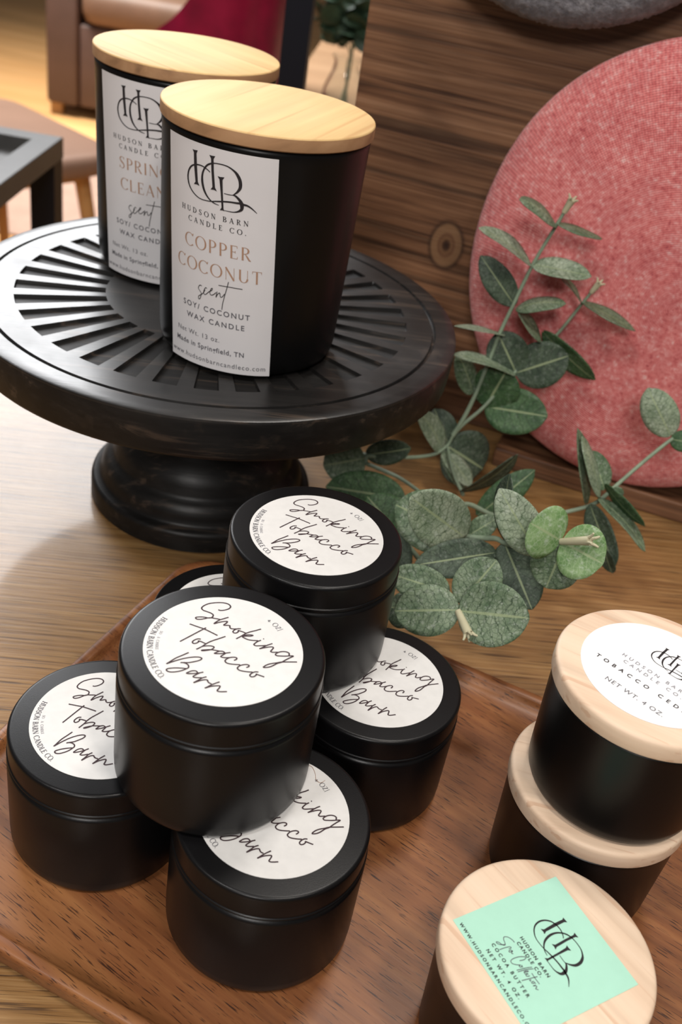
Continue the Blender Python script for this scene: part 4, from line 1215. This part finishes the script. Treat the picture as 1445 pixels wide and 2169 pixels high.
# magenta tub chair
tc_ = thing('tub_chair', 'shiny magenta leather chair behind the pine lid of the back candle', 'chair', (-492, 2460, FZ))
def tub():
    V, F = [], []
    nA, prof_n = 72, 10
    for i in range(nA + 1):
        th = R(170 + 215 * i / nA)
        f = i / nA
        top = max(430, min(850, 395 + 760 * f)) + 6 * math.sin(f * 40)
        fold = 4 * math.sin(th * 11) + 5 * math.sin(th * 5 + 1)
        for k in range(prof_n + 1):
            z = 140 + (top - 140) * k / prof_n
            V.append(((190 + fold * k / prof_n - 12 * (1 - k / prof_n)) * math.cos(th), (190 + fold * k / prof_n) * math.sin(th), z))
        for k in range(prof_n + 1):
            z = top - 4 - (top - 140) * k / prof_n
            V.append(((150 + fold * .5) * math.cos(th), 150 * math.sin(th), z))
    m = 2 * (prof_n + 1)
    for i in range(nA):
        for k in range(m):
            q = (k + 1) % m
            F.append((i * m + k, (i + 1) * m + k, (i + 1) * m + q, i * m + q))
    F.append(tuple(range(m)))
    F.append(tuple(reversed([nA * m + k for k in range(m)])))
    return V, F
fix_normals(mesh_obj('backrest', *tub(), 'leather_magenta', tc_, smooth=50))
mesh_obj('seat', *lathe([(0.01, 150), (140, 150), (148, 165), (148, 420), (138, 440), (0.01, 446)], 48), 'leather_magenta', tc_, smooth=50)
for sx in (-1, 1):
    for sy in (-1, 1):
        mesh_obj('leg', *tube([(sx * 95, sy * 95, 150), (sx * 110, sy * 110, 0)], 14, 10), 'leg_wood', tc_, smooth=50)

# pale wooden console with a vase of greenery
co = thing('console_table', 'pale wooden table under the vase, between the post and the board', 'table', (110, 2700, FZ))
ch_ = Z0 - 200
mesh_obj('tabletop', *box(-400, 400, -560, 620, ch_ - 35, ch_), 'console_wood', co, smooth=0)
for sx in (-1, 1):
    for sy in (-520, 580):
        mesh_obj('leg', *xf(box(-25, 25, -25, 25, 0, ch_ - 35), 0, (sx * 365, sy, 0)), 'console_wood', co, smooth=0)
va = thing('glass_vase', 'clear glass vase holding dark green foliage, beyond the board', 'vase', (-150, 2290, -200))
fix_normals(mesh_obj('vessel', *lathe([(0.01, 0), (34, 0), (40, 4), (46, 25), (44, 60), (30, 95), (27, 112), (33, 124), (30.5, 124), (24.5, 112), (27.5, 95), (41, 60), (43, 25), (37, 8), (0.01, 7)], 64, cap=False), 'glass', va, smooth=50))
fo = thing('foliage_bunch', 'bunch of dark green leaves in the glass vase', 'foliage', (-150, 2290, -190))
rnd = random.Random(5)
for k in range(6):
    a = rnd.uniform(0, 6.28)
    mesh_obj('stem', *tube([(14 * math.cos(a), 14 * math.sin(a), 0), (8 * math.cos(a + 2), 8 * math.sin(a + 2), 100), (30 * math.cos(a), 30 * math.sin(a), 170)], 2.0, 6, 4), 'stem_green', fo, smooth=50)
for k in range(120):
    a, el_ = rnd.uniform(0, 6.28), rnd.uniform(-.35, 1.3)
    rad = rnd.uniform(22, 78)
    c = Vector((rad * math.cos(a) * math.cos(el_), rad * math.sin(a) * math.cos(el_), 172 + 66 * math.sin(el_)))
    ax = Vector((rnd.uniform(-1, 1), rnd.uniform(-1, 1), rnd.uniform(-.6, .8))).normalized()
    sd = ax.cross(Vector((rnd.uniform(-1, 1), rnd.uniform(-1, 1), rnd.uniform(-1, 1)))).normalized()
    nn = ax.cross(sd)
    V, F = [], []
    for j in range(7):
        v = j / 6
        h_ = 21 * math.sin(math.pi * v) ** .6 if 0 < j < 6 else .4
        for u in (-1, 0, 1):
            V.append(tuple(c + ax * (56 * (v - .5)) + sd * (u * h_) + nn * (3 * abs(u) - 6 * (2 * v - 1) ** 2)))
    for j in range(6):
        for i in range(2):
            F.append((j * 3 + i, j * 3 + i + 1, (j + 1) * 3 + i + 1, (j + 1) * 3 + i))
    lf = mesh_obj('leaf', V, F, 'dark_leaf', fo, smooth=80)

# rug and pouffe low on the left
rg = mesh_obj('rug', *rbox(420, 330, 0, 8, 20, 3), 'rug', loc=(-830, 3050, FZ), smooth=40)
tag(rg, 'pale pinkish rug on the floor beyond the peach stool', 'rug')
pf = mesh_obj('floor_cushion', *lathe([(0.01, 0), (170, 0), (205, 25), (220, 70), (205, 115), (165, 138), (0.01, 150)], 64), 'plum', loc=(-1245, 2455, FZ), smooth=60)
tag(pf, 'plum coloured round cushion on the floor, low at the left edge', 'cushion')
